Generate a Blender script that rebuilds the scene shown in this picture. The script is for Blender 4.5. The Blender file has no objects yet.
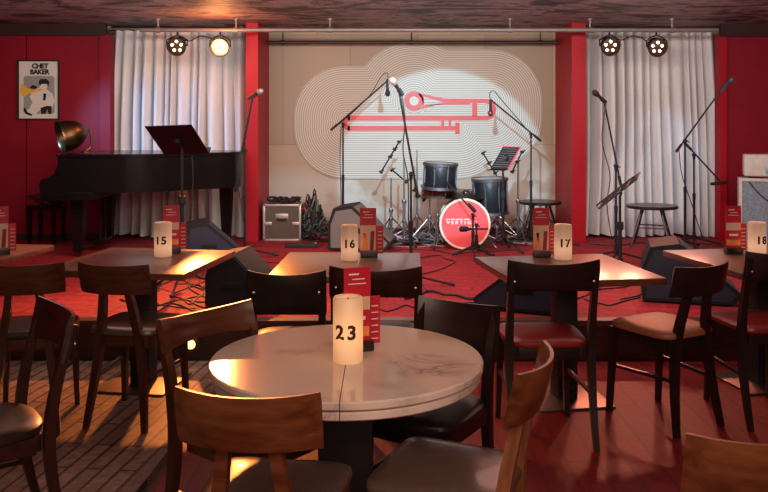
import bpy, bmesh, math, random
from mathutils import Vector, Matrix
from mathutils.geometry import tessellate_polygon
random.seed(7)
C = bpy.context.scene.collection
PI = math.pi
F = 818.0; CAMZ = 1.44; STZ = 0.25; CEIL = 2.48

def P(px, py, Y):
    return Vector(((px-384)*Y/F, Y, CAMZ-(py-125)*Y/F))
def PX(px, Y): return (px-384)*Y/F

# ---------------------------------------------------------------- materials
def nodes(name):
    m = bpy.data.materials.new(name); m.use_nodes = True
    nt = m.node_tree; b = nt.nodes['Principled BSDF']
    return m, nt, b
def tc(nt, scale=(1,1,1), rot=(0,0,0), loc=(0,0,0), kind='Object'):
    t = nt.nodes.new('ShaderNodeTexCoord'); mp = nt.nodes.new('ShaderNodeMapping')
    nt.links.new(t.outputs[kind], mp.inputs[0])
    mp.inputs['Scale'].default_value = scale; mp.inputs['Rotation'].default_value = rot; mp.inputs['Location'].default_value = loc
    return mp.outputs[0]
def noise(nt, vec, scale, detail=3, rough=.55, dist=0):
    n = nt.nodes.new('ShaderNodeTexNoise'); nt.links.new(vec, n.inputs['Vector'])
    n.inputs['Scale'].default_value = scale; n.inputs['Detail'].default_value = detail
    n.inputs['Roughness'].default_value = rough; n.inputs['Distortion'].default_value = dist
    return n.outputs['Fac']
def ramp(nt, fac, stops):
    r = nt.nodes.new('ShaderNodeValToRGB'); nt.links.new(fac, r.inputs[0])
    e = r.color_ramp.elements
    while len(e) < len(stops): e.new(0.5)
    for i, (p, c) in enumerate(stops):
        e[i].position = p; e[i].color = (*c, 1)
    return r.outputs[0]
def bump(nt, b, fac, strength=.2, dist=.01):
    n = nt.nodes.new('ShaderNodeBump'); n.inputs['Strength'].default_value = strength; n.inputs['Distance'].default_value = dist
    nt.links.new(fac, n.inputs['Height']); nt.links.new(n.outputs[0], b.inputs['Normal'])
def mat(name, col, rough=.5, metal=0, var=.12, scale=6, bmp=0, emit=None, es=0, coat=0, stretch=(1,1,1), spec=None):
    m, nt, b = nodes(name)
    f = noise(nt, tc(nt, stretch), scale)
    lo = tuple(max(0, c*(1-var)) for c in col); hi = tuple(min(1, c*(1+var)) for c in col)
    nt.links.new(ramp(nt, f, [(.3, lo), (.7, hi)]), b.inputs['Base Color'])
    b.inputs['Roughness'].default_value = rough; b.inputs['Metallic'].default_value = metal
    b.inputs['Coat Weight'].default_value = coat
    if spec is not None: b.inputs['Specular IOR Level'].default_value = spec
    if bmp: bump(nt, b, f, bmp, .005)
    if emit: b.inputs['Emission Color'].default_value = (*emit, 1); b.inputs['Emission Strength'].default_value = es
    return m
def wood(name, dark, light, rough=.3, axis='x', coat=.3, scale=3.5):
    m, nt, b = nodes(name)
    st = {'x': (1, 9, 9), 'y': (9, 1, 9), 'z': (9, 9, 1)}[axis]
    v = tc(nt, st)
    f = noise(nt, v, scale, 5, .6, .6)
    nt.links.new(ramp(nt, f, [(.32, dark), (.68, light)]), b.inputs['Base Color'])
    b.inputs['Roughness'].default_value = rough; b.inputs['Coat Weight'].default_value = coat; b.inputs['Coat Roughness'].default_value = .25
    bump(nt, b, f, .08, .003)
    return m
def planks(name, c1, c2, mortar, w, h, rot, rough, bumpy=.25, grain=.4, coat=0, mort=.01):
    m, nt, b = nodes(name)
    v = tc(nt, (1,1,1), (0,0,rot))
    br = nt.nodes.new('ShaderNodeTexBrick'); nt.links.new(v, br.inputs['Vector'])
    br.inputs['Scale'].default_value = 1; br.inputs['Brick Width'].default_value = w; br.inputs['Row Height'].default_value = h
    br.inputs['Mortar Size'].default_value = mort; br.inputs['Color1'].default_value = (*c1,1); br.inputs['Color2'].default_value = (*c2,1); br.inputs['Mortar'].default_value = (*mortar,1)
    br.inputs['Bias'].default_value = 0
    n = noise(nt, v, 24, 4); n2 = noise(nt, v, 1.3, 3)
    mx = nt.nodes.new('ShaderNodeMix'); mx.data_type = 'RGBA'; mx.blend_type = 'MULTIPLY'; mx.inputs[0].default_value = grain
    nt.links.new(br.outputs[0], mx.inputs[6]); nt.links.new(ramp(nt, n, [(.3, (.5,.5,.5)), (.7, (1.3,1.3,1.3))]), mx.inputs[7])
    mx2 = nt.nodes.new('ShaderNodeMix'); mx2.data_type = 'RGBA'; mx2.blend_type = 'MULTIPLY'; mx2.inputs[0].default_value = .5
    nt.links.new(mx.outputs[2], mx2.inputs[6]); nt.links.new(ramp(nt, n2, [(.3, (.6,.6,.6)), (.7, (1.2,1.2,1.2))]), mx2.inputs[7])
    nt.links.new(mx2.outputs[2], b.inputs['Base Color']); b.inputs['Roughness'].default_value = rough; b.inputs['Coat Weight'].default_value = coat; b.inputs['Specular IOR Level'].default_value = .25
    bump(nt, b, br.outputs[0], bumpy, .004)
    return m

M = {}
M['dark_wood'] = wood('dark stained wood', (.018,.007,.005), (.05,.018,.011), .32, 'x')
M['dark_wood_z'] = wood('dark stained wood upright', (.016,.006,.004), (.042,.015,.010), .32, 'z')
M['brown_wood'] = wood('brown stained wood', (.075,.022,.008), (.19,.065,.022), .3, 'x')
M['amber_wood_z'] = wood('amber wood upright', (.16,.06,.02), (.34,.14,.05), .35, 'z')
M['mid_wood'] = wood('reddish brown stained wood', (.045,.014,.007), (.11,.036,.017), .3, 'x')
M['mid_wood_z'] = wood('reddish brown wood upright', (.03,.010,.005), (.07,.024,.012), .3, 'z')
M['black_wood'] = wood('black stained wood', (.009,.006,.006), (.02,.012,.011), .38, 'x')
M['table_wood'] = wood('varnished table wood', (.10,.035,.018), (.21,.078,.036), .3, 'x', .35)
M['table_wood_grey'] = wood('greyish varnished table wood', (.12,.06,.045), (.19,.10,.075), .28, 'x', .4)  # wall's reflection in the varnish put into a greyer wood colour
M['seat_black'] = mat('black leatherette', (.022,.016,.015), .33, bmp=.1, scale=30)
M['seat_grey'] = mat('grey brown leatherette', (.10,.068,.055), .3, bmp=.1, scale=30, coat=.2)
M['seat_red'] = mat('red leatherette', (.23,.018,.016), .35, bmp=.1, scale=30)
M['seat_tan'] = mat('tan leatherette', (.32,.12,.055), .5, bmp=.1, scale=30)
M['black'] = mat('matt black', (.015,.014,.015), .55)
M['black_metal'] = mat('black powder coated metal', (.020,.018,.020), .55, .0, spec=.15)
M['drum_chrome'] = mat('dull drum chrome', (.22,.22,.24), .4, .9, var=.1)
M['chrome'] = mat('chrome', (.42,.42,.45), .3, 1, var=.05)
M['brushed'] = mat('brushed steel', (.26,.20,.17), .42, 1, var=.2, stretch=(1,20,1))
M['piano'] = mat('polished black lacquer', (.006,.005,.005), .2, var=.05, spec=.35)
M['rubber'] = mat('black rubber', (.02,.02,.02), .7)
M['brass'] = mat('aged brass', (.15,.095,.045), .33, 1, var=.35, scale=9)
M['grille_navy'] = mat('navy grille cloth', (.022,.024,.048), .75, bmp=.3, scale=90)
M['grille_grey'] = mat('grey grille cloth', (.17,.155,.14), .8, bmp=.3, scale=90)
M['cab_black'] = mat('black textured cabinet', (.018,.017,.021), .65, spec=.2, bmp=.3, scale=80)
M['cream'] = mat('cream vinyl', (.48,.45,.41), .5, scale=20)
M['amp_grille'] = mat('blue grey amplifier grille', (.17,.22,.28), .7, bmp=.3, scale=60, var=.25)
M['amp_panel'] = mat('steel blue control panel', (.22,.36,.48), .35, .3)
M['case_panel'] = mat('dark brown laminate', (.09,.065,.055), .5)
M['alu'] = mat('aluminium edging', (.66,.62,.60), .35, .8, var=.08)
M['red_card'] = mat('red printed card', (.50,.012,.035), .4, var=.06)
M['white_print'] = mat('white print', (.8,.74,.68), .5, var=.04)
M['beige_print'] = mat('beige print', (.66,.47,.33), .5, var=.1)
M['orange_print'] = mat('orange print', (.85,.28,.10), .5, var=.2, scale=20)
M['maroon_print'] = mat('maroon print', (.25,.015,.02), .5, var=.2, scale=20)
M['ink'] = mat('black ink', (.012,.01,.01), .5)
M['ink_brown'] = mat('dark brown ink', (.05,.022,.014), .5)
M['drum_shell'] = mat('dark blue grey drum wrap', (.010,.015,.020), .35, .1, coat=.2, var=.4, scale=5)
M['drum_red'] = mat('red drum head', (.80,.085,.09), .4, var=.04)
M['drum_head'] = mat('white drum head', (.45,.43,.42), .4)
M['hoop'] = mat('pale drum hoop', (.72,.62,.50), .3, coat=.3)
M['snare_shell'] = mat('maroon drum shell', (.14,.015,.02), .25, coat=.5)
M['cymbal'] = mat('dark bronze cymbal', (.05,.035,.03), .3, .7)
M['yellow'] = mat('yellow ink', (.85,.48,.05), .5)
M['poster_grey'] = mat('grey ink', (.30,.31,.30), .5)
M['poster_paper'] = mat('cream poster paper', (.72,.68,.60), .45, var=.04)
M['mural_red'] = mat('mural red paint', (.60,.035,.035), .45, var=.05)
M['pink_edge'] = mat('pink red edging', (.8,.06,.14), .5)
M['rail'] = mat('grey painted pipe', (.25,.20,.19), .4, .4)
M['dark_rail'] = mat('dark painted pipe', (.06,.04,.035), .4, .3)
M['cable'] = mat('black cable jacket', (.02,.018,.018), .5)
M['cable_grey'] = mat('grey cable jacket', (.25,.25,.24), .5)
M['cable_red'] = mat('red cable jacket', (.5,.03,.03), .5)
M['cable_green'] = mat('green grey cable jacket', (.10,.16,.13), .5)
M['keys'] = mat('ivory keys', (.75,.7,.62), .3)
M['mic_grille'] = mat('silver microphone grille', (.36,.34,.33), .45, .6, bmp=.4, scale=300)
M['rubber_red'] = mat('red switch', (.7,.04,.02), .4, emit=(1,.05,.02), es=.6)

def led_mat(name, col, s):
    m = mat(name, (.02,.012,.01), .5, emit=col, es=s); return m
M['led_warm'] = led_mat('lit warm led', (1,.62,.30), 14)
M['led_green'] = led_mat('lit green led', (.75,1,.45), 14)
M['led_orange'] = led_mat('lit orange led', (1,.42,.13), 190)
M['led_pink'] = led_mat('lit pink led', (1,.45,.35), 14)

M['lit_orange'] = led_mat('orange glow disc', (1,.30,.07), 9); M['lit_red'] = led_mat('dim red glow disc', (1,.12,.05), .05)  # emissive discs stand in for the lamp halo and red-lit housing insides
# candle wax: glows from the lamp hidden inside it, strongest at lamp height
def wax(name, col, es, h0, spread):
    m, nt, b = nodes(name)
    t = nt.nodes.new('ShaderNodeTexCoord'); s = nt.nodes.new('ShaderNodeSeparateXYZ'); nt.links.new(t.outputs['Object'], s.inputs[0])
    def mth(op, a, bb):
        n = nt.nodes.new('ShaderNodeMath'); n.operation = op
        for i, x in enumerate((a, bb)):
            if isinstance(x, (int, float)): n.inputs[i].default_value = x
            elif x is not None: nt.links.new(x, n.inputs[i])
        return n.outputs[0]
    d = mth('DIVIDE', mth('SUBTRACT', s.outputs[2], h0), spread)
    g = mth('DIVIDE', 1.0, mth('ADD', 1.0, mth('MULTIPLY', d, d)))
    nt.links.new(mth('MULTIPLY', g, es), b.inputs['Emission Strength'])
    b.inputs['Emission Color'].default_value = (*col, 1)
    b.inputs['Base Color'].default_value = (.72,.55,.42,1); b.inputs['Roughness'].default_value = .45
    b.inputs['Subsurface Weight'].default_value = .2; b.inputs['Subsurface Scale'].default_value = .02
    return m
M['wax'] = wax('cream wax', (1,.50,.27), .50, .06, .06)
M['wax_lit'] = wax('glowing cream wax', (1,.47,.16), .66, .09, .085)

# ---------------------------------------------------------------- mesh helpers
def finish(name, bm, m, parent=None, sharp=34, smooth=True):
    bmesh.ops.remove_doubles(bm, verts=bm.verts, dist=1e-6)
    bmesh.ops.recalc_face_normals(bm, faces=bm.faces)
    if smooth:
        a = math.radians(sharp)
        for f in bm.faces: f.smooth = True
        for e in bm.edges:
            e.smooth = not (len(e.link_faces) != 2 or e.calc_face_angle(0) > a)
    me = bpy.data.meshes.new(name); bm.to_mesh(me); bm.free()
    me.materials.append(m if not isinstance(m, str) else M[m])
    o = bpy.data.objects.new(name, me); C.objects.link(o)
    if parent: o.parent = parent
    return o
def new(): return bmesh.new()
def bx(bm, c, s, bev=0, rot=None, seg=2):
    r = bmesh.ops.create_cube(bm, size=1); vs = r['verts']
    bmesh.ops.scale(bm, vec=Vector(s), verts=vs)
    if bev:
        es = {e for v in vs for e in v.link_edges}
        q = bmesh.ops.bevel(bm, geom=list(es), offset=bev, segments=seg, affect='EDGES', profile=.6)
        vs = list({v for f in q['faces'] for v in f.verts} | {v for v in vs if v.is_valid})
    if rot is not None:
        bmesh.ops.transform(bm, matrix=rot.to_4x4(), verts=vs)
    bmesh.ops.translate(bm, vec=Vector(c), verts=vs)
    return vs
def tube(bm, pts, r, n=10, caps=True, flat=1.0):
    pts = [Vector(p) for p in pts]; k = len(pts)
    rs = r if isinstance(r, (list, tuple)) else [r]*k
    t0 = (pts[1]-pts[0]).normalized()
    up = Vector((0,0,1)) if abs(t0.z) < .9 else Vector((0,1,0))
    u = t0.cross(up).normalized(); rings = []
    for i in range(k):
        t = (pts[min(i+1,k-1)]-pts[max(i-1,0)])
        t = t.normalized() if t.length > 1e-9 else t0
        u = (u - t*u.dot(t)); u = u.normalized() if u.length > 1e-6 else t.orthogonal().normalized()
        v = t.cross(u)
        off = PI/4 if n == 4 else 0
        rings.append([bm.verts.new(pts[i]+(u*math.cos(2*PI*j/n+off)+v*flat*math.sin(2*PI*j/n+off))*rs[i]) for j in range(n)])
    for a, b in zip(rings, rings[1:]):
        for j in range(n): bm.faces.new((a[j], a[(j+1)%n], b[(j+1)%n], b[j]))
    if caps: bm.faces.new(rings[0][::-1]); bm.faces.new(rings[-1])
def lathe(bm, prof, c=(0,0,0), n=24, axis=(0,0,1)):
    z = Vector(axis).normalized(); q = Vector((0,0,1)).rotation_difference(z); c = Vector(c); rings = []
    for r, h in prof:
        if r < 1e-6: rings.append([bm.verts.new(c+q@Vector((0,0,h)))])
        else: rings.append([bm.verts.new(c+q@Vector((r*math.cos(2*PI*j/n), r*math.sin(2*PI*j/n), h))) for j in range(n)])
    for a, b in zip(rings, rings[1:]):
        for j in range(n):
            k = (j+1) % n
            if len(a) == 1 and len(b) == 1: continue
            if len(a) == 1: bm.faces.new((a[0], b[k], b[j]))
            elif len(b) == 1: bm.faces.new((a[j], a[k], b[0]))
            else: bm.faces.new((a[j], a[k], b[k], b[j]))
    if len(rings[0]) > 1: bm.faces.new(rings[0][::-1])
    if len(rings[-1]) > 1: bm.faces.new(rings[-1])
def prism(bm, poly, fn, t0, t1):
    """poly of 2D points, fn(u,v,w)->Vector, extruded from w=t0 to w=t1"""
    a = [bm.verts.new(fn(u, v, t0)) for u, v in poly]; b = [bm.verts.new(fn(u, v, t1)) for u, v in poly]
    n = len(poly)
    for i in range(n): bm.faces.new((a[i], a[(i+1)%n], b[(i+1)%n], b[i]))
    for (i, j, k) in tessellate_polygon([[Vector((u, v, 0)) for u, v in poly]]):
        bm.faces.new((a[i], a[j], a[k])); bm.faces.new((b[k], b[j], b[i]))
def ring_prism(bm, cx, cy, r0, r1, a0, a1, n, fn, t0, t1):
    for i in range(n):
        p = [(cx+r*math.cos(math.radians(a)), cy+r*math.sin(math.radians(a))) for r, a in ((r0, a0+(a1-a0)*i/n), (r1, a0+(a1-a0)*i/n), (r1, a0+(a1-a0)*(i+1)/n), (r0, a0+(a1-a0)*(i+1)/n))]
        f_ = [bm.verts.new(fn(u, v, t1)) for u, v in p]; bm.faces.new(f_)
        for k0, k1 in ((1, 2), (3, 0)):
            q = [bm.verts.new(fn(*p[k], t)) for k, t in ((k0, t0), (k1, t0), (k1, t1), (k0, t1))]; bm.faces.new(q)
def rings_solid(bm, rings):
    rr = [[bm.verts.new(p) for p in r] for r in rings]; n = len(rr[0])
    for a, b in zip(rr, rr[1:]):
        for j in range(n): bm.faces.new((a[j], a[(j+1)%n], b[(j+1)%n], b[j]))
    bm.faces.new(rr[0][::-1]); bm.faces.new(rr[-1])
def catmull(pts, k=6):
    pts = [Vector(p) for p in pts]; out = []
    for i in range(len(pts)-1):
        p0 = pts[max(i-1,0)]; p1 = pts[i]; p2 = pts[i+1]; p3 = pts[min(i+2,len(pts)-1)]
        for j in range(k):
            t = j/k
            out.append(.5*((2*p1)+(p2-p0)*t+(2*p0-5*p1+4*p2-p3)*t*t+(3*p1-p0-3*p2+p3)*t**3))
    out.append(pts[-1]); return out
def tag(o, label, cat, group=None, kind=None):
    o['label'] = label; o['category'] = cat
    if group: o['group'] = group
    if kind: o['kind'] = kind
    return o
def thing(name, label, cat, loc=(0,0,0), rz=0, group=None):
    o = bpy.data.objects.new(name, None); C.objects.link(o); o.location = loc; o.rotation_euler = (0,0,rz); o.empty_display_size = .1
    return tag(o, label, cat, group)
def struct(name, bm, m, smooth=False):
    o = finish(name, bm, m, None, smooth=smooth); o['kind'] = 'structure'; return o
def copy_tree(root, loc, rz, label):
    def cp(o, par):
        c = o.copy(); C.objects.link(c)
        if par: c.parent = par
        for ch in o.children: cp(ch, c)
        return c
    r = cp(root, None); r.location = loc; r.rotation_euler = (0,0,rz); r['label'] = label
    return r
def text_obj(name, body, size, m, parent, fn, depth=.001, bold=0.0, spacing=1.0, res=4, wid=1.0):
    """flat letters, centred; fn maps (x, y, depth) to the parent's space"""
    cu = bpy.data.curves.new('t', 'FONT'); cu.body = body; cu.size = size; cu.align_x = 'CENTER'; cu.align_y = 'CENTER'
    cu.extrude = depth; cu.offset = bold; cu.space_character = spacing; cu.resolution_u = res
    to = bpy.data.objects.new('t', cu); C.objects.link(to)
    dg = bpy.context.evaluated_depsgraph_get(); dg.update()
    me = bpy.data.meshes.new_from_object(to.evaluated_get(dg))
    bpy.data.objects.remove(to); bpy.data.curves.remove(cu)
    for v in me.vertices: v.co = fn(v.co.x*wid, v.co.y, v.co.z)
    me.name = name; me.materials.clear(); me.materials.append(M[m] if isinstance(m, str) else m)
    o = bpy.data.objects.new(name, me); C.objects.link(o); o.parent = parent; return o
def face_dir(dx, dy): return math.atan2(-dx, dy)   # rotation so that local +Y points along (dx, dy)

# ---------------------------------------------------------------- room
def quadbox(x0, x1, y0, y1, z0, z1, bev=0):
    bm = new(); bx(bm, ((x0+x1)/2, (y0+y1)/2, (z0+z1)/2), (x1-x0, y1-y0, z1-z0), bev); return bm

M['floor_red'] = planks('red painted floorboards', (.27,.018,.018), (.22,.014,.014), (.17,.011,.011), 1.4, .13, PI/2, .5, .12, .45)
M['floor_tan'] = planks('ribbed tan plank floor', (.37,.25,.185), (.28,.185,.135), (.10,.055,.04), .5, .075, PI/2+.12, .5, .4, .8, mort=.007)
M['stage_red'] = planks('red stage carpet', (.36,.020,.030), (.28,.016,.024), (.20,.011,.016), 1.1, .14, .2, .7, .15, .8)
M['stage_edge'] = wood('stage edge wood', (.05,.02,.012), (.13,.055,.03), .35, 'x')
M['riser'] = wood('dark riser boards', (.035,.014,.010), (.08,.032,.02), .5, 'x')
M['wall_red'] = mat('deep red wall paint', (.23,.006,.018), .5, var=.1, scale=1.5, spec=.3)
M['column_red'] = mat('crimson wall paint', (.36,.005,.016), .5, var=.08, scale=2, spec=.25)
M['dark_band'] = mat('dark maroon cornice', (.03,.008,.008), .6)

# floor (two materials: separate boards and separate slabs)
struct('floor', quadbox(-.92, 4.6, -2, 9.3, -.06, 0), 'floor_red')
bm = new(); prism(bm, [(-4.6,-2), (-1.0,-2), (-.97,3.2), (-.9,5.0), (-4.6,5.0)], lambda u, v, w: Vector((u, v, w)), -.03, .003)
o = struct('floor', bm, 'floor_tan')
struct('floor', quadbox(-4.6, -.92, -2, 9.3, -.07, -.031), 'riser')
bm = new(); bx(bm, (0, 7.2, (STZ-.02)/2+.0), (9.2, 4.2, STZ-.02))
struct('trim_1', quadbox(-4.6, 4.6, 5.0, 5.04, .004, STZ-.035), 'riser')
struct('trim_2', quadbox(-4.6, 4.6, 4.97, 5.06, STZ-.035, STZ+.003, .006), 'stage_edge')
bm.free()
struct('floor', quadbox(-4.6, 4.6, 5.06, 9.3, STZ-.04, STZ), 'stage_red')

# ceiling : mottled drifting brown pattern
m, nt, b = nodes('mottled brown ceiling')
v = tc(nt, (.9, 1.5, 1)); f1 = noise(nt, v, 1.5, 8, .68, 1.4); f2 = noise(nt, tc(nt, (1, 2.5, 1)), 6, 6, .7, 1.0)
mx = nt.nodes.new('ShaderNodeMix'); mx.data_type = 'RGBA'; mx.blend_type = 'MULTIPLY'; mx.inputs[0].default_value = .8
nt.links.new(ramp(nt, f1, [(.44, (.045,.032,.034)), (.50, (.30,.20,.20)), (.70, (.38,.26,.25))]), mx.inputs[6])
nt.links.new(ramp(nt, f2, [(.42, (.25,.24,.25)), (.50, (1.0,1.0,1.0))]), mx.inputs[7])
nt.links.new(mx.outputs[2], b.inputs['Base Color']); b.inputs['Roughness'].default_value = .6
bump(nt, b, f2, .5, .02)
M['ceiling'] = m
struct('ceiling', quadbox(-4.6, 4.6, -2, 9.3, CEIL, CEIL+.06), 'ceiling')

# back wall: plywood panels with patchy plaster
m, nt, b = nodes('patchy beige plywood wall')
v = tc(nt, (1,1,1), (PI/2,0,0), kind='Object')
br = nt.nodes.new('ShaderNodeTexBrick'); nt.links.new(v, br.inputs['Vector'])
br.inputs['Scale'].default_value = 1; br.inputs['Brick Width'].default_value = .75; br.inputs['Row Height'].default_value = 1.22; br.inputs['Mortar Size'].default_value = .003
br.inputs['Color1'].default_value = (.47,.35,.25,1); br.inputs['Color2'].default_value = (.36,.27,.20,1); br.inputs['Mortar'].default_value = (.22,.15,.11,1)
f = noise(nt, v, 1.5, 4, .6, .4); patch = ramp(nt, f, [(.42, (0,0,0)), (.56, (1,1,1))])
sx = nt.nodes.new('ShaderNodeSeparateXYZ'); tcn = nt.nodes.new('ShaderNodeTexCoord'); nt.links.new(tcn.outputs['Object'], sx.inputs[0])
hb = nt.nodes.new('ShaderNodeMapRange'); nt.links.new(sx.outputs[2], hb.inputs[0]); hb.inputs[1].default_value = 1.0; hb.inputs[2].default_value = .8
mm = nt.nodes.new('ShaderNodeMath'); mm.operation = 'MULTIPLY'; nt.links.new(patch, mm.inputs[0]); nt.links.new(hb.outputs[0], mm.inputs[1])
mx = nt.nodes.new('ShaderNodeMix'); mx.data_type = 'RGBA'; nt.links.new(mm.outputs[0], mx.inputs[0])
nt.links.new(br.outputs[0], mx.inputs[6]); mx.inputs[7].default_value = (.52,.49,.44,1)
nt.links.new(mx.outputs[2], b.inputs['Base Color']); b.inputs['Roughness'].default_value = .6
M['ply'] = m
struct('wall_back', quadbox(-4.6, 4.6, 9.1, 9.2, STZ, CEIL), 'ply')
for nm, x0, x1 in (('wall_left', -4.6, -4.5), ('wall_right', 4.5, 4.6)):
    struct(nm, quadbox(x0, x1, -2, 9.1, .003, CEIL), 'wall_red')
struct('wall_front', quadbox(-4.6, 4.6, -2.1, -2, 0, CEIL), 'wall_red')
# red flank walls beside the stage, with panel seams, pilasters and columns
bm = new(); s0 = PX(26, 8.44)
bx(bm, ((-4.5+s0-.006)/2, 8.5, (STZ+CEIL)/2), (s0-.006+4.5, .1, CEIL-STZ)); bx(bm, ((s0+.006-2.93)/2, 8.5, (STZ+CEIL)/2), (-2.93-s0-.006, .1, CEIL-STZ))
struct('wall_back_left', bm, 'wall_red')
struct('wall_back_right', quadbox(3.53, 4.5, 8.45, 8.55, STZ, CEIL), 'wall_red')
struct('trim_3', quadbox(-4.5, -2.86, 8.40, 8.449, CEIL-.12, CEIL), 'dark_band')
struct('trim_4', quadbox(3.46, 4.5, 8.40, 8.449, CEIL-.13, CEIL), 'dark_band')
struct('trim_5', quadbox(-2.93, -2.82, 8.42, 8.56, STZ, CEIL-.10), 'wall_red')
struct('trim_6', quadbox(3.46, 3.53, 8.42, 8.56, STZ, CEIL-.10), 'column_red')
struct('column_left', quadbox(-1.405, -1.278, 8.3, 9.1, STZ, CEIL, .004), 'column_red')
struct('column_right', quadbox(1.905, 2.05, 8.3, 9.1, STZ, CEIL, .004), 'column_red')
struct('trim_7', quadbox(-1.278, 1.897, 8.98, 9.1, STZ, STZ+.05), 'dark_band')
struct('baseboard_left', quadbox(-4.5, -2.93, 8.43, 8.449, STZ, STZ+.07), 'dark_band')
struct('baseboard_right', quadbox(3.62, 4.5, 8.43, 8.449, STZ, STZ+.07), 'dark_band')

# ---------------------------------------------------------------- mural panel
MY = 9.1
def mural_pt(px, py, w): # mural lies on the wall, w is its relief towards the room
    p = P(px, py, MY); return Vector((p.x, MY-w, p.z))
segs = [((345,117.5),(488,117.5)), ((345,127.8),(458,127.8)), ((418,101),(491,101)), ((491,101),(491,117))]
ring_c = (414,101); ring_r = 8.5
def dist(x, y):
    d = abs(math.hypot(x-ring_c[0], y-ring_c[1])-ring_r) if math.hypot(x-ring_c[0], y-ring_c[1]) > ring_r else 0
    for (ax, ay), (bx_, by) in segs:
        vx, vy = bx_-ax, by-ay; t = max(0, min(1, ((x-ax)*vx+(y-ay)*vy)/(vx*vx+vy*vy)))
        d = min(d, math.hypot(x-ax-vx*t, y-ay-vy*t))
    return d
outline = []; cxm, cym = 408, 132
for i in range(260):
    a = 2*PI*i/260; lo, hi = 5, 260
    for _ in range(40):
        mid = (lo+hi)/2
        if dist(cxm+mid*math.cos(a), cym+mid*math.sin(a)) < 51: lo = mid
        else: hi = mid
    outline.append((cxm+lo*math.cos(a), cym+lo*math.sin(a)))
m, nt, b = nodes('contour lined mural')
tcn = nt.nodes.new('ShaderNodeTexCoord'); sx = nt.nodes.new('ShaderNodeSeparateXYZ'); nt.links.new(tcn.outputs['Object'], sx.inputs[0])
def mth(op, a, b_=None, c_=None):
    n = nt.nodes.new('ShaderNodeMath'); n.operation = op
    for i, x in enumerate((a, b_, c_)):
        if x is None: continue
        if isinstance(x, (int, float)): n.inputs[i].default_value = x
        else: nt.links.new(x, n.inputs[i])
    return n.outputs[0]
X, Z = sx.outputs[0], sx.outputs[2]
def mw(px, py): p = P(px, py, MY); return p.x, p.z
ds = []
def hyp(u, v): return mth('SQRT', mth('ADD', mth('MULTIPLY', u, u), mth('MULTIPLY', v, v)))
for (a_, b_) in segs:
    (x0, z0), (x1, z1) = mw(*a_), mw(*b_)
    if z0 < z1: pass
    zl, zh = min(z0, z1), max(z0, z1)
    du = mth('MAXIMUM', mth('MAXIMUM', mth('SUBTRACT', x0, X), mth('SUBTRACT', X, x1)), 0.0)
    dv = mth('MAXIMUM', mth('MAXIMUM', mth('SUBTRACT', zl, Z), mth('SUBTRACT', Z, zh)), 0.0)
    ds.append(hyp(du, dv))
rx, rz_ = mw(*ring_c)
ds.append(mth('MAXIMUM', mth('SUBTRACT', hyp(mth('SUBTRACT', X, rx), mth('SUBTRACT', Z, rz_)), ring_r*MY/F), 0.0))
d = ds[0]
for q in ds[1:]: d = mth('MINIMUM', d, q)
fr = mth('FRACT', mth('DIVIDE', d, 2.2*MY/F))
line = mth('LESS_THAN', fr, .5)
mx = nt.nodes.new('ShaderNodeMix'); mx.data_type = 'RGBA'; nt.links.new(line, mx.inputs[0])
mx.inputs[6].default_value = (.36,.31,.25,1); mx.inputs[7].default_value = (.60,.56,.50,1)
nt.links.new(mx.outputs[2], b.inputs['Base Color']); b.inputs['Roughness'].default_value = .55
M['mural'] = m
mural = thing('wall_mural', 'cloud-shaped lined wall mural with a red trombone behind the drums', 'mural', (0,0,0))
bm = new(); prism(bm, outline, mural_pt, .0005, .022); finish('cloud_panel', bm, 'mural', mural, smooth=False)
def mpoly(polys, name='trombone_shape', mt='mural_red', w0=.022, w1=.027):
    bm = new()
    for p in polys: prism(bm, p, mural_pt, w0, w1)
    return finish(name, bm, mt, mural, smooth=False)
def arc(cx, cy, r, a0, a1, n=10): return [(cx+r*math.cos(math.radians(a0+(a1-a0)*i/n)), cy+r*math.sin(math.radians(a0+(a1-a0)*i/n))) for i in range(n+1)]
R4 = lambda x0, x1, y0, y1: [(x0,y0),(x1,y0),(x1,y1),(x0,y1)]
def annulus(cx, cy, r0, r1, a0=0, a1=360, n=36): return arc(cx, cy, r1, a0, a1, n)+arc(cx, cy, r0, a1, a0, n)
bm = new()
for p in [[(418,93),(444,98.5),(485,99),(485,103.2),(446,103.2),(424,96.8),(420,97)],
          [(416,110.4),(444,103.2),(446,103.2),(470,103.2),(470,104.5),(448,104.8),(424,105.5),(423,106.8),(420,108.5)],
          [(423,105.3),(424,105.5),(424,96.8),(421,96.6)],
          R4(472,477,103.2,116.5),
          arc(350,118,2.6,90,270,8)+[(485,116),(485,120.4),(350,120.6)],
          arc(350,128.2,2.6,90,270,8)+[(455,126),(455,130.5),(350,130.8)],
          R4(441,444,120.4,126), R4(448.5,451,120.4,126), R4(455,459.5,122.5,134)]:
    prism(bm, p, mural_pt, .022, .027)
for rp in ((414,101,4.6,9.5,0,360,36), (485,109.8,6.2,10.8,-90,90,16), (350,123.1,2.6,7.7,90,270,14)):
    ring_prism(bm, *rp, mural_pt, .022, .027)
finish('trombone_outline', bm, 'mural_red', mural, smooth=False)

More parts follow.
